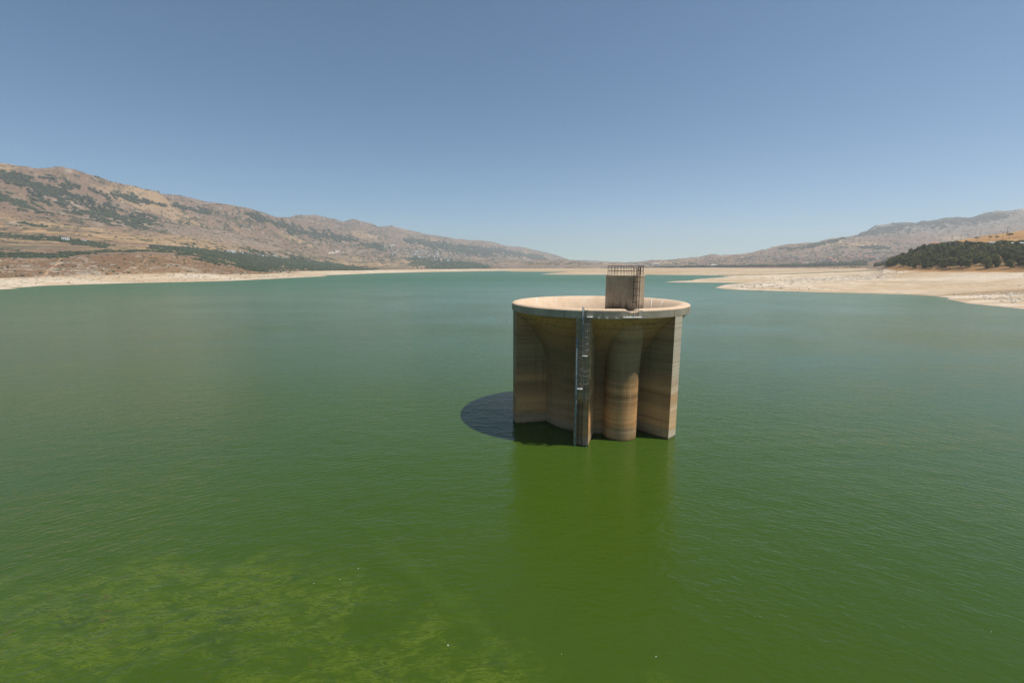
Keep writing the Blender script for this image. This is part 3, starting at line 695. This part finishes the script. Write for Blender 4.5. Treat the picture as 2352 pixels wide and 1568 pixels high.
def ladder(label, base, e, n, width, z0, z1, mt_, off=.16, step=.2, hoops=(), hz=.38, bars=5, bar_z=None, skip=(), group=None, r=.02, hoop_off=0.0, hw=None, rr=None):
    """base: world point at z=0 in the middle of the ladder on the wall; e: along the rungs; n: away from the wall"""
    root = empty('wall_ladder', base + n * off + Vector((0, 0, z0)))
    prop(root, label, 'ladder', group)
    L = lambda s, o, z: tuple(e * s + n * o + Vector((0, 0, z - z0)))
    rr = rr or r
    for sgn in (-1, 1):
        m_ = MB(); m_.tube([L(sgn * width / 2, 0, z0), L(sgn * width / 2, 0, z1)], r * 1.25, 5); m_.build('stile', mt_, root)
        for zz in np.arange(z0 + .4, z1, 1.6):
            k_ = MB(); k_.tube([L(sgn * width / 2, 0, zz), L(sgn * width / 2, -off, zz)], r, 4); k_.build('wall_bracket', mt_, root)
    m_ = MB(); m_.tube([L(-width / 2, 0, 0 + z0), L(width / 2, 0, z0)], rr, 4); rm = m_.mesh('rung', mt_)
    i = 0
    for zz in np.arange(z0 + .12, z1 - .02, step):
        i += 1
        if i in skip: continue
        link('rung', rm, root, (0, 0, zz - z0))
    hw = hw or width * .95
    if hoops:
        pts = []
        for k in range(9):
            t = math.pi * k / 8
            pts.append((hoop_off + -hw * math.cos(t), .05 + 2 * hz * math.sin(t) ** .7))
        m_ = MB(); m_.tube([L(s, o, z0) for s, o in pts], r * .95, 5); hm = m_.mesh('hoop', mt_)
        for zz in hoops: link('hoop', hm, root, (0, 0, zz - z0))
        bz = bar_z or (min(hoops), max(hoops))
        for k in np.linspace(0, 8, bars).astype(int):
            s, o = pts[k]; m_ = MB(); m_.tube([L(s, o, bz[0]), L(s, o, bz[1])], r * .8, 4); m_.build('cage_bar', mt_, root)
    return root
Z3 = Vector((0, 0, 0))
ladder('bare steel ladder with safety cage dropping from the rim walkway down the front pier', LP(.27, 0, 0), tvec, nvec, .36, 11.5, 17.0, M_galv, .2, .2, (15.3, 14.54, 13.78, 13.02, 12.26, 11.52), .34, 6, hoop_off=.10, hw=.36, r=.022)
ladder('caged steel ladder beginning beside the top of the long pipe on the front pier', LP(-.26, 0, 0), tvec, nvec, .42, 7.4, 13.4, M_galv, .18, .2, (13.35, 12.7, 12.0, 11.3, 10.6, 9.95), .30, 5, r=.015)
ladder('broken ladder with bent safety hoops half way down the front pier', LP(.40, 0, 0), tvec, nvec, .34, 5.7, 9.6, M_galv, .2, .2, (9.8, 9.15, 8.15), .34, 3, skip=(2,), hoop_off=-.12, hw=.52, r=.022)
ladder('brown rusted ladder running down to the water beside the long pipe', LP(-.10, 0, 0), tvec, nvec, .52, -.4, 5.6, M_rust, .12, .26, r=.03)
ladder('short bare ladder at the waterline of the front pier', LP(.56, 0, 0), tvec, nvec, .40, -.4, 1.15, M_galv, .12, .26, r=.024)
def pipe(label, s, z0, z1, joints, lean=0.0):
    root = empty('gauge_pipe', LP(s, .14, z0)); prop(root, label, 'pipe')
    L = lambda ds, o, z: tuple(tvec * (ds + lean * (z - z0)) + nvec * o + Vector((0, 0, z - z0)))
    m_ = MB(); m_.tube([L(0, 0, z0), L(0, 0, z1)], .125, 12); m_.build('pipe_body', M_pipe, root, True)
    for zz in joints:
        m_ = MB(); m_.tube([L(0, 0, zz - .02), L(0, 0, zz + .02)], .135, 12); m_.build('pipe_clamp', M_rustl, root)
pipe('short pale blue pipe fixed beside the upper caged ladder on the front pier', -.06, 13.5, 17.25, (14.3, 15.6, 16.5))
pipe('long pale blue pipe running down the left edge of the front pier to the water', -.66, -.6, 13.45, (1.0, 1.9, 2.8, 3.7, 4.6, 5.5, 6.4, 7.4, 8.6, 9.9, 11.2, 12.5))
pb = MB(); pb.box(LP(-.18, .38, 7.42), (.62, .62, .05), A0 + math.pi / 2)
prop(pb.build('ladder_platform', M_white), 'small white steel landing plate under the second ladder cage', 'platform')
pb = MB(); pb.box(LP(.32, .46, 11.47), (.72, .5, .05), A0 + math.pi / 2)
prop(pb.build('ladder_platform', M_white), 'small white steel landing plate under the upper ladder cage', 'platform')

# ---- walkway along the rim band
walk = empty('rim_walkway', (TC[0], TC[1], 16.12)); prop(walk, 'stripped rim walkway with thin handrail and one remaining white floor plate', 'walkway')
def WP(a, r, z): return (r * math.cos(R(a)), r * math.sin(R(a)), z - 16.12)
m_ = MB(); m_.tube([WP(a, 12.97, 16.90) for a in np.linspace(-107.2, -77.6, 26)], .038, 6); m_.build('handrail', M_galv, walk)
for a in (-105.2, -95.3, -90.3, -86.5, -82.5, -77.6):
    m_ = MB(); m_.tube([WP(a, 12.97, 16.06), WP(a, 12.97, 16.90)], .028, 5); m_.build('rail_post', M_galv, walk)
for a in (-104.4, -99.6, -95.3, -90.3, -86.5, -82.5, -77.8):
    m_ = MB(); m_.tube([WP(a - .9, 12.36, 16.10), WP(a, 13.0, 16.06)], .03, 4); m_.tube([WP(a - .9, 12.36, 15.96), WP(a, 12.98, 16.05)], .02, 4)
    m_.build('wall_bracket', M_white, walk)
def arcplate(a0, a1, r0, r1, z0, z1):
    m_ = MB(); n = 8; pl = [(r1, a) for a in np.linspace(a0, a1, n)] + [(r0, a) for a in np.linspace(a1, a0, n)]
    m_.prism([WP(a, r, 0)[:2] for r, a in pl], z0 - 16.12, z1 - 16.12); return m_
arcplate(-87.4, -77.4, 12.37, 13.02, 16.10, 16.14).build('floor_plate', M_white, walk)
arcplate(-106.2, -103.4, 12.37, 12.95, 16.10, 16.14).build('floor_plate', M_white, walk)
# light ladder through the notch, then the dark caged ladder on the house
ez = Vector((1, -.08, 0)).normalized(); nz = Vector((-.08, -1, 0)).normalized()
ladder('short pale ladder from the walkway plate up to the foot of the block', Vector((14.62, 53.15, 0)), ez, nz, .34, 16.14, 18.1, M_rustl, .3, .2, r=.02)
nz2 = Vector((-.88, -.47, 0)).normalized(); ez2 = Vector((.47, -.88, 0)).normalized()
ladder('tall rusty caged ladder up the corner of the square concrete block', Vector((15.16, 54.55, 0)), ez2, nz2, .40, 17.1, 21.85, M_rust, .12, .2, (17.75, 18.55, 19.35, 20.15, 20.9), .36, 5, r=.028, bar_z=(17.2, 21.8), hw=.27, rr=.018)
# guard rail round the roof of the house
gr = empty('roof_railing', (Fc.x, Fc.y, 20.9)); prop(gr, 'rusty brown guard railing around the flat roof of the square concrete block', 'railing')
qi = insetpoly(q, .28)
def GP(v, z): return (v[0] - Fc.x, v[1] - Fc.y, z - 20.9)
for i in range(4):
    a_, b_ = qi[i], qi[(i + 1) % 4]
    segs = [(a_, b_)]
    if i == 0: segs = [(a_ + (b_ - a_) * .38, b_)]      # gap for the ladder
    for s0, s1 in segs:
        for zz, nm in ((22.02, 'top_rail'), (21.40, 'mid_rail')):
            m_ = MB(); m_.tube([GP(s0, zz), GP(s1, zz)], .028, 5); m_.build(nm, M_rust, gr)
        L_ = (s1 - s0).length; n = max(2, int(round(L_ / .44)))
        for k in range(n + (1 if i in (0,) else 0)):
            p_ = s0 + (s1 - s0) * (k / n)
            m_ = MB(); m_.tube([GP(p_, 20.88), GP(p_, 22.02)], .034 if k == 0 else .022, 5); m_.build('post', M_rust, gr)
m_ = MB(); m_.tube([GP(qi[0] + dl * .55, 22.0), GP(Vector((14.75, 54.5)), 21.6)], .025, 5); m_.build('brace', M_rust, gr)
m_ = MB(); m_.tube([GP(Vector((14.95, 54.75)), 21.55), GP(Vector((15.35, 55.3)), 21.55)], .025, 5); m_.build('gate_bar', M_rust, gr)

# ------------------------------------------------------------------ pine wood on the right
def leaf_cloud(centers, n, size, seed, flat=.75):
    g = np.random.default_rng(seed); V_ = []; w = np.array([c[3] * c[4] for c in centers]); w = w / w.sum()
    ks = g.choice(len(centers), n, p=w)
    for k in ks:
        cx_, cy_, cz_, rx, rz_ = centers[k]
        d = g.normal(size=3); d /= np.linalg.norm(d); rad = g.random() ** .35
        if d[2] < -.35: d[2] *= .4
        c = np.array([cx_ + d[0] * rx * rad, cy_ + d[1] * rx * rad, cz_ + d[2] * rz_ * rad])
        a1 = g.normal(size=3); a1 /= np.linalg.norm(a1); a2 = np.cross(a1, d + g.normal(size=3) * .5); a2 /= np.linalg.norm(a2) + 1e-6
        s_ = size * (.6 + .8 * g.random())
        V_ += [c + a1 * s_, c - a1 * s_ * .6 + a2 * s_ * .8, c - a1 * s_ * .5 - a2 * s_ * .8]
    V_ = np.array(V_); F_ = np.arange(len(V_)).reshape(-1, 3); return V_, F_
def pine_meshes(seed, umb=False):
    g = random.Random(seed)
    cs = []
    if not umb:
        for k in range(14):
            a = g.uniform(0, 6.28); hgt = g.uniform(.10, .9); rr_ = (1 - abs(hgt - .3) * 1.15) * 3.7
            cs.append((math.cos(a) * rr_ * g.uniform(.3, .95), math.sin(a) * rr_ * g.uniform(.3, .95), 10 * hgt, g.uniform(1.5, 2.5), g.uniform(.9, 1.7)))
        cs.append((0, 0, 9.2, 1.4, 1.5)); cs.append((0, 0, 4.6, 3.4, 3.2))
        V_, F_ = leaf_cloud(cs, 1900, .42, seed)
    else:
        for k in range(9):
            a = g.uniform(0, 6.28); cs.append((math.cos(a) * 2.8, math.sin(a) * 2.8, 7.2 + g.uniform(-.4, .5), 2.2, 1.4))
        cs.append((0, 0, 7.8, 3.2, 1.9))
        V_, F_ = leaf_cloud(cs, 1300, .42, seed)
    crown = np_mesh('crown', V_, F_, M_umb if umb else M_pine, False)
    tb = MB(); tb.tube([(0, 0, -.6), (.1, .05, 3), (0, .1, 8.3)], .24, 7, r1=.07)
    for k in range(5):
        a = g.uniform(0, 6.28); z_ = g.uniform(2.2, 6); tb.tube([(0, 0, z_), (math.cos(a) * 1.2, math.sin(a) * 1.2, z_ + .7), (math.cos(a) * 2.4, math.sin(a) * 2.4, z_ + 1.1)], .09, 5, r1=.03)
    return crown, tb.mesh('trunk', M_bark)
PV = [pine_meshes(300 + i) for i in range(5)]; UV = [pine_meshes(400 + i, True) for i in range(3)]
placed = []
def too_close(x, y, dmin):
    return any((x - a) ** 2 + (y - b_) ** 2 < dmin * dmin for a, b_ in placed)
def plant(x, y, meshes, s, name, label, group, hs=1.0):
    z = ground(x, y); o = empty(name, (x, y, z - .1), random.uniform(0, 6.28)); o.scale = (s, s, s * hs)
    prop(o, label, 'tree', group)
    link('crown', meshes[0], o); link('trunk', meshes[1], o); placed.append((x, y))
def curve_d(C, a):
    k = np.interp(a, AZ, cd[C]); return k
# shoreline edge row first, then the mass of the wood up the hill
for px, py, s_, hs_, lab in ((2181, 618.5, 1.5, .78, 'broad spreading pine standing forward at the edge of the wood over its own dark shadow'),
        (2124, 616.5, .8, .9, 'small round pine alone at the lower edge of the wood'), (2044, 611, .9, 1.1, 'leftmost dark pine at the tip of the wood')):
    x, y = sight(px, py, 450); plant(x, y, PV[int(px) % 5], s_, 'pine_tree', lab, None, hs_)
cnt = 0
for it in range(14000):
    if cnt >= 285: break
    a = R(random.uniform(39.2, 50.0)); d2_ = float(curve_d(1, a)); d3_ = float(curve_d(2, a))
    t = random.random(); d_ = d2_ + 12 + (d3_ - d2_ + 10) * t
    if a < R(40.2) and d_ < 780: continue
    x, y = d_ * math.sin(a), d_ * math.cos(a)
    gap = 5.4 if t > .12 else 7.0
    if too_close(x, y, gap) or ground(x, y) < 16: continue
    s = random.uniform(.72, 1.12)
    plant(x, y, random.choice(PV), s, 'pine_tree', 'olive green pine in the dense wood on the right bank', 'pines of the wood above the dry bank', random.uniform(.85, 1.1)); cnt += 1
# rounded dark pines along the top
for px in list(np.arange(2117, 2200, 7)) + list(np.arange(2206, 2400, 7.5)):
    if 2268 < px < 2276: continue
    x, y = sight(px + random.uniform(-3, 3), 574, 500); a = math.atan2(x, y); d_ = float(curve_d(2, a)) + random.uniform(22, 40)
    x, y = d_ * math.sin(a), d_ * math.cos(a)
    plant(x, y, random.choice(UV), random.uniform(.95, 1.25), 'umbrella_pine', 'dark rounded pine along the top of the right hand wood', 'dark rounded pines on the crest of the wood')
# single trees on the orange slope
for i, (px, py, s, lab) in enumerate(((2242, 553, .75, 'lone small tree on the orange slope left of the twin bushy trees'), (2273, 551.5, .7, 'left of the two bushy trees on the orange slope'),
        (2287, 551.5, .8, 'right of the two bushy trees on the orange slope'), (2318, 549, 1.0, 'largest lone tree on the orange slope with pale rock before it'),
        (2271, 541, .35, 'tiny bush on the orange slope below the ridge line'), (2313, 537.5, .45, 'small bush just below the orange ridge beside a utility pole'))):
    x, y = sight(px, py, 900); plant(x, y, UV[i % 3], s, 'lone_tree', lab, None)

# utility poles
def pole(px, py, h, dmin, lab, arms=1):
    x, y = sight(px, py, dmin); z = ground(x, y)
    o = empty('utility_pole', (x, y, z - .3)); prop(o, lab, 'utility pole')
    m_ = MB(); m_.tube([(0, 0, 0), (0, 0, h)], .24, 6, r1=.15); m_.build('shaft', M_wood, o)
    for k in range(arms):
        m_ = MB(); m_.box((0, 0, h - .6 - k * 1.4), (2.6, .18, .18), .3); m_.build('crossarm', M_wood, o)
pole(2132, 573, 13, 700, 'short dark utility pole rising behind the trees left of the red roof')
pole(2143.5, 572, 20, 700, 'taller utility pole rising behind the red roof')
pole(2206.4, 554, 15, 900, 'utility pole at the left foot of the orange ridge')
pole(2250, 546.5, 16, 900, 'utility pole in the middle of the orange ridge')
pole(2312.5, 536.6, 16, 900, 'utility pole on the ridge furthest to the right')
pole(2301.7, 552, 14, 900, 'utility pole standing lower on the orange slope', 2)

# ------------------------------------------------------------------ buildings
def house_mesh(kind, w, d_, h, rh):
    m_ = MB()
    m_.box((0, 0, h / 2 - 1), (w, d_, h + 2), 0, 0)
    if kind == 'hip':
        e = .5; x_, y_ = w / 2 + e, d_ / 2 + e; k = max(.1, w / 2 - d_ / 2)
        vs = [(-x_, -y_, h), (x_, -y_, h), (x_, y_, h), (-x_, y_, h), (-k, 0, h + rh), (k, 0, h + rh)]
        m_.add(vs, [(0, 1, 5, 4), (2, 3, 4, 5), (1, 2, 5), (3, 0, 4), (3, 2, 1, 0)], 1)
    elif kind == 'shed':
        e = .6; x_, y_ = w / 2 + e, d_ / 2 + e
        vs = [(-x_, -y_, h), (x_, -y_, h), (x_, y_, h), (-x_, y_, h), (-x_, 0, h + rh), (x_, 0, h + rh)]
        m_.add(vs, [(0, 1, 5, 4), (2, 3, 4, 5), (1, 2, 5), (3, 0, 4), (3, 2, 1, 0)], 1)
    else:
        m_.box((0, 0, h + .2), (w + .3, d_ + .3, .5), 0, 1)
    n = max(2, int(w / 3.5))
    for s_ in (-1, 1):
        for i in range(n):
            for f_ in range(max(1, int(h / 3.2))):
                m_.box((-w / 2 + (i + .5) * w / n, s_ * (d_ / 2 + .02), 1.7 + f_ * 3.1), (1.1, .08, 1.3), 0, 2)
    return m_
HM = {
 'red': [house_mesh('hip', w, d, h, 2.6).mesh('village_house', [M_wall, M_tile, M_win]) for w, d, h in ((13, 10, 6), (16, 11, 6.5), (11, 9, 3.6))],
 'white': [house_mesh('flat', w, d, h, 0).mesh('village_house', [M_wallw, M_wallw, M_win]) for w, d, h in ((12, 10, 6.4), (9, 8, 3.4), (15, 10, 9.4))],
 'tan': [house_mesh('flat', w, d, h, 0).mesh('village_house', [M_wall, M_wall, M_win]) for w, d, h in ((12, 10, 6.4), (14, 9, 9.4), (10, 9, 3.4))],
}
LAB = {'red': ('tan village house with red tiled hip roof on the far slope', 'red roofed houses of the far village'),
       'white': ('small white flat roofed house on the far slope', 'white houses of the far villages'),
       'tan': ('tan flat roofed house among trees on the far slope', 'tan houses of the far villages')}
def far_house(px, py, kind, s=1.0, side=' right of the lake', dmin=1700):
    x, y = sight(px, py, dmin); z = ground(x, y)
    o = link('village_house', random.choice(HM[kind]), None, (x, y, z), random.uniform(-.6, .6) - math.atan2(x, y) * .5); o.scale = (s, s, s)
    prop(o, LAB[kind][0] + side, 'house', LAB[kind][1] + side)
for i in range(150):      # the village behind the tree belt on the right
    t = random.random() ** .7; px = 1560 + t * 520
    ymid = 603 - t * 13; py = ymid + random.gauss(0, 1) * (1.5 + t * 5.5)
    if py > 611: continue
    far_house(px, min(py, 610), random.choices(['red', 'white', 'tan'], [.45, .2, .35])[0], random.uniform(.7, 1.15))
for px, py in ((1958, 587.5), (1990, 594.5), (2003, 596.5), (1955, 596), (1950, 591), (1974, 589.5), (1908, 600), (1917, 604)):
    far_house(px, py, 'red', 1.6)
for i in range(95):      # the white village on the far left slope
    px = random.gauss(965, 45); py = 586 + random.gauss(0, 5.5) + (px - 965) * .12
    far_house(px, py, random.choices(['white', 'tan'], [.65, .35])[0], random.uniform(.9, 1.5), ' left of the lake', 2400)
for px, py in [(518 + i * 6.5 + random.uniform(-2, 2), 578 + i * .75 + random.uniform(-1.5, 1.5)) for i in range(22)]:
    far_house(px, py, random.choices(['white', 'tan', 'red'], [.4, .4, .2])[0], random.uniform(.7, 1.0), ' left of the lake', 1350)
# the single houses that can be told apart
def named_house(name, lab, px, py, w, d, h, kind, wall, roof, dmin, rh=2.6, rz=0.0, cat='house', lift=0.0):
    x, y = sight(px, py, dmin); z = ground(x, y) + lift
    o = empty(name, (x, y, z), rz - math.atan2(x, y)); prop(o, lab, cat)
    m_ = MB(); m_.box((0, 0, h / 2 - 3.5), (w, d, h + 7)); m_.build('wall', wall, o)
    m_ = MB(); e = .6; x_, y_ = w / 2 + e, d / 2 + e; k = max(.1, w / 2 - d / 2) if kind == 'hip' else x_
    if kind == 'flat': m_.box((0, 0, h + .2), (w + .5, d + .5, .4))
    else:
        vs = [(-x_, -y_, h + .003), (x_, -y_, h + .003), (x_, y_, h + .003), (-x_, y_, h + .003), (-k, 0, h + rh), (k, 0, h + rh)]
        m_.add(vs, [(0, 1, 5, 4), (2, 3, 4, 5), (1, 2, 5), (3, 0, 4), (3, 2, 1, 0)])
    m_.build('roof', roof, o)
    n = max(2, int(w / 3.5)); wmsh = MB(); wmsh.box((0, 0, 0), (1.2, .1, 1.4)); wme = wmsh.mesh('window', M_win)
    for i in range(n):
        for f_ in range(max(1, int(h / 3.2))):
            link('window', wme, o, (-w / 2 + (i + .5) * w / n, -d / 2 - .04, 1.7 + f_ * 3.1))
    return o
named_house('hillside_house', 'pink walled house with red roof, leftmost of three on the left slope', 113, 544.5, 11, 8, 4.5, 'hip', M_wall, M_tile, 1400)
named_house('hillside_house', 'white two storey house, middle of the three on the left slope', 151, 551.5, 15, 9, 6.4, 'flat', M_wallw, M_wallw, 1400)
named_house('hillside_house', 'white house with red roof above it, rightmost of three on the left slope', 193, 555, 11, 8, 6.4, 'hip', M_wallw, M_tile, 1400)
named_house('wood_house', 'red tiled roof showing above the pines at the left of the hilltop', 2145, 575, 9, 7, 3.6, 'hip', M_wall, M_tile, 700, 1.8, .2, lift=5)
named_house('wood_house', 'long low white roof between dark pines behind the wood', 2187, 575, 7, 5, 3.2, 'flat', M_wall, M_white, 700, lift=5)
named_house('wood_house', 'grey sheet roof above tan eaves in the hilltop pines', 2283, 574, 9, 6, 3.6, 'gable', M_wall, M_grey, 700, 1.0, .15, lift=5)
named_house('wood_house', 'broad white roof at the far right of the hilltop pines', 2336, 575, 10, 6, 3.2, 'gable', M_wall, M_white, 700, .8, lift=5)
named_house('industrial_shed', 'white gabled shed on the plain just right of the tower block', 1507, 610, 38, 20, 10, 'gable', M_wallw, M_white, 2300, 3, cat='shed')
named_house('industrial_shed', 'lower white flat shed on the plain right of the gabled one', 1613, 611, 26, 14, 6, 'flat', M_wallw, M_white, 2300, cat='shed')
named_house('industrial_shed', 'white long shed close to the tree belt on the plain', 1640, 611, 30, 12, 6, 'gable', M_wallw, M_white, 2300, 3, cat='shed')
for i, (px, py) in enumerate(((968, 536.5), (1000, 542.5))):
    x, y = sight(px, py, 4500); z = ground(x, y); o = empty('radio_mast', (x, y, z)); prop(o, ('left' if i == 0 else 'right') + ' one of two thin masts on the far left mountain crest', 'mast')
    m_ = MB(); m_.tube([(0, 0, -2), (0, 0, 40 + 12 * i)], 1.0, 5, r1=.5); m_.build('mast_shaft', M_wood, o)

# ------------------------------------------------------------------ scattered growth and stones (uncountable, instanced)
def blob_mesh(name, seed, m, flat=.7, n=2, rough=.35):
    import bmesh
    bm = bmesh.new(); bmesh.ops.create_icosphere(bm, subdivisions=n, radius=1.0)
    g = random.Random(seed)
    for v in bm.verts:
        k = 1 + g.uniform(-rough, rough); v.co = Vector((v.co.x * k, v.co.y * k, v.co.z * k * flat))
    me = bpy.data.meshes.new(name); bm.to_mesh(me); bm.free(); me.materials.append(m); return me
def scatter(name, pts, scales, inst, label=None, cat=None):
    me = bpy.data.meshes.new(name); me.vertices.add(len(pts)); me.vertices.foreach_set('co', np.asarray(pts, dtype=np.float32).ravel())
    at = me.attributes.new('sc', 'FLOAT_VECTOR', 'POINT'); at.data.foreach_set('vector', np.asarray(scales, dtype=np.float32).ravel())
    ar = me.attributes.new('rz', 'FLOAT_VECTOR', 'POINT')
    rr_ = np.zeros((len(pts), 3)); rr_[:, 2] = rng.random(len(pts)) * 6.28; ar.data.foreach_set('vector', rr_.astype(np.float32).ravel())
    me.update()
    o = bpy.data.objects.new(name, me); COL.objects.link(o)
    src = bpy.data.objects.new(name + '_clump', inst)      # only a mesh holder for the node tree, linked nowhere
    ng = bpy.data.node_groups.new(name, 'GeometryNodeTree')
    ng.interface.new_socket('Geometry', in_out='INPUT', socket_type='NodeSocketGeometry'); ng.interface.new_socket('Geometry', in_out='OUTPUT', socket_type='NodeSocketGeometry')
    gi = ng.nodes.new('NodeGroupInput'); go = ng.nodes.new('NodeGroupOutput')
    ip = ng.nodes.new('GeometryNodeInstanceOnPoints'); oi = ng.nodes.new('GeometryNodeObjectInfo'); oi.inputs[0].default_value = src
    a1 = ng.nodes.new('GeometryNodeInputNamedAttribute'); a1.data_type = 'FLOAT_VECTOR'; a1.inputs[0].default_value = 'sc'
    a2 = ng.nodes.new('GeometryNodeInputNamedAttribute'); a2.data_type = 'FLOAT_VECTOR'; a2.inputs[0].default_value = 'rz'
    er = ng.nodes.new('FunctionNodeEulerToRotation')
    ng.links.new(gi.outputs[0], ip.inputs['Points']); ng.links.new(oi.outputs['Geometry'], ip.inputs['Instance'])
    ng.links.new(a1.outputs['Attribute'], ip.inputs['Scale']); ng.links.new(a2.outputs['Attribute'], er.inputs[0]); ng.links.new(er.outputs[0], ip.inputs['Rotation'])
    ng.links.new(ip.outputs[0], go.inputs[0])
    md = o.modifiers.new('scatter', 'NODES'); md.node_group = ng
    prop(o, label, cat, kind='stuff'); return o
# area of each polar cell so that the cover is even on the ground
dD = np.gradient(D); dA = np.gradient(AZ); area = DD * dA[:, None] * dD[None, :]
def pick(dens, nmax):
    w = np.clip(dens * area, 0, None); tot = w.sum(); n = int(min(nmax, tot))
    fl_ = np.searchsorted(np.cumsum(w.ravel()) / tot, rng.random(n)); i, j = np.unravel_index(np.clip(fl_, 0, w.size - 1), w.shape)
    a = AZ[i] + (rng.random(n) - .5) * dA[i]; d = D[j] + (rng.random(n) - .5) * dD[j]
    return d * np.sin(a), d * np.cos(a), Z[i, j], d
front = np.zeros_like(Z, bool)          # only slopes that can be looked at from the dam's side
el = (Z - H) / DD; cm = np.maximum.accumulate(el, axis=1); front = el >= cm - .004
infr = (np.abs(AA) < R(54))
gx, gy, gz, gd = pick(forest * veg * front * infr / 36.0, 90000)
sz = (1.5 + 1.9 * rng.random(len(gx))) * np.clip(gd / 1800, .75, 1.7)
scatter('woodland', np.stack([gx, gy, gz + .2 * sz], 1), np.stack([sz, sz, sz * .85], 1), blob_mesh('tree_clump', 5, M_far, .9), 'dark green woodland covering parts of the slopes on both sides', 'woodland')
gx, gy, gz, gd = pick((scrub * .9 + mt * .05) * veg * (1 - forest) * front * infr / 85.0, 120000)
sz = (.9 + 1.5 * rng.random(len(gx)) ** 2) * np.clip(gd / 1800, .7, 1.8)
scatter('hillside_scrub', np.stack([gx, gy, gz], 1), np.stack([sz, sz, sz * .8], 1), blob_mesh('bush', 6, M_scrub, .8), 'low bushes dotted over the dry slopes', 'scrub')
gx, gy, gz, gd = pick(bh * front * infr * .004, 700)
sz = .9 + 1.2 * rng.random(len(gx)) ** 2
scatter('hill_bushes', np.stack([gx, gy, gz], 1), np.stack([sz, sz, sz * .8], 1), blob_mesh('bush', 8, M_far, .8), 'sparse dark bushes on the brown hill by the left shore', 'scrub')
# tree belt on the plain: bearing 1530..2005 on the plate
def belt(name, x0, x1, d0, d1, n, h0, h1, label):
    t = rng.random(n); px = x0 + (x1 - x0) * t; pts = []; scs = []
    for k in range(n):
        a, _ = bearing(px[k], 612); d = d0 + (d1 - d0) * rng.random()
        if k % 3: d = d0 + 25 * rng.random()
        d *= 1 - .0 * t[k]
        x, y = d * math.sin(a), d * math.cos(a); hh = (h0 + (h1 - h0) * t[k]) * (.55 + .5 * rng.random()) * (1 + .2 * math.sin(px[k] * .13) * math.sin(px[k] * .047))
        pts.append((x, y, ground(x, y) + hh * .42)); scs.append((hh * .42, hh * .42, hh * .62))
    scatter(name, pts, scs, blob_mesh('tree_clump', 12, M_far, 1.0), label, 'trees')
belt('tree_belt', 1525, 1990, 2260, 2600, 2600, 7, 15, 'long dark belt of trees across the plain below the village')
belt('tree_belt', 2085, 2010, 1250, 1500, 260, 6, 8, 'dark trees at the left foot of the pine wood')
belt('tree_belt', 1380, 1525, 2700, 3000, 300, 4, 6, 'low thin tree line on the plain behind the tower')
# stones
gx, gy, gz, gd = pick(bed * sm(R(22), R(28), AA) * sm(-.1, .3, stratm + rk * .5) * sm(6, 20, SD) * (DD < 800) * .16, 14000)
sz = .25 + .9 * rng.random(len(gx)) ** 4
scatter('loose_stones', np.stack([gx, gy, gz + .05], 1), np.stack([sz * 1.5, sz, sz * .7], 1), blob_mesh('stone', 3, M_stone, .6, 1), 'pale loose stones strewn over the dry right bank', 'stones')
gx, gy, gz, gd = pick((bh * sm(.1, .4, flk + .1) + bedl * .35 * (DD < 1100)) * infr * front * .09, 16000)
sz = .4 + 1.3 * rng.random(len(gx)) ** 4
scatter('hill_stones', np.stack([gx, gy, gz + .05], 1), np.stack([sz * 1.5, sz, sz * .6], 1), blob_mesh('stone', 4, M_stone, .6, 1), 'pale rocks scattered on the brown left hill and its shore', 'stones')

# ------------------------------------------------------------------ floating bits
def debris(px, py, s, lab, m=None):
    s *= .75; x, y = on_water(px, py); m_ = MB(); g = random.Random(int(px)); n = 7
    ring = [(math.cos(6.283 * k / n) * s * g.uniform(.6, 1.1), math.sin(6.283 * k / n) * s * g.uniform(.5, .9)) for k in range(n)]
    vs = [(a * .8, b_ * .8, -.02) for a, b_ in ring] + [(a, b_, s * .25) for a, b_ in ring] + [(a * .5, b_ * .5, s * .5) for a, b_ in ring]
    fs = [tuple(range(n - 1, -1, -1)), tuple(range(2 * n, 3 * n))]
    for l in (0, n):
        fs += [(l + k, l + (k + 1) % n, l + n + (k + 1) % n, l + n + k) for k in range(n)]
    m_.add(vs, fs); o = m_.build('floating_debris', m or M_white); o.location = (x, y, 0); prop(o, lab, 'debris', 'bits of litter floating on the lake')
debris(823, 1305, 0.068, 'pale tan scrap floating left of centre, furthest from the dam of its three', M_wall)
debris(781, 1330, 0.045, 'tiny white fleck floating just left of the pale tan scrap')
debris(721, 1339, 0.045, 'tiny white fleck floating at the edge of the algae patch')
debris(1029, 1481, 0.060, 'white fleck floating by the right end of the algae streaks')
debris(1507, 1507, 0.060, 'white fleck floating alone in front of the tower near the dam')
debris(1290, 1501, 0.030, 'very small fleck floating between the two near white ones')
debris(1171, 738, 0.262, 'small white float on the water left of the tower rim')
debris(2277, 1450, 0.038, 'tiny pale specks floating at the near right')
debris(1733, 1414, 0.038, 'tiny yellowish specks floating right of the tower reflection', M_wall)

# ------------------------------------------------------------------ haze
top = float(Z.max()) + 25
hm = bpy.data.materials.new('haze'); hm.use_nodes = True; hn = hm.node_tree; hn.nodes.clear()
vo = hn.nodes.new('ShaderNodeVolumePrincipled'); out = hn.nodes.new('ShaderNodeOutputMaterial')
vo.inputs['Color'].default_value = (*HAZE_COLOR, 1); vo.inputs['Density'].default_value = HAZE_DENSITY; vo.inputs['Anisotropy'].default_value = .3
hn.links.new(vo.outputs[0], out.inputs['Volume'])
hb = MB(); hb.box((0, 4400, (top - 4.2) / 2), (19600, 10400, top + 4.2))
prop(hb.build('haze', hm), kind='stuff')
S.cycles.volume_bounces = 1; S.cycles.max_bounces = 6; S.cycles.diffuse_bounces = 3; S.cycles.glossy_bounces = 3
S.cycles.use_denoising = True
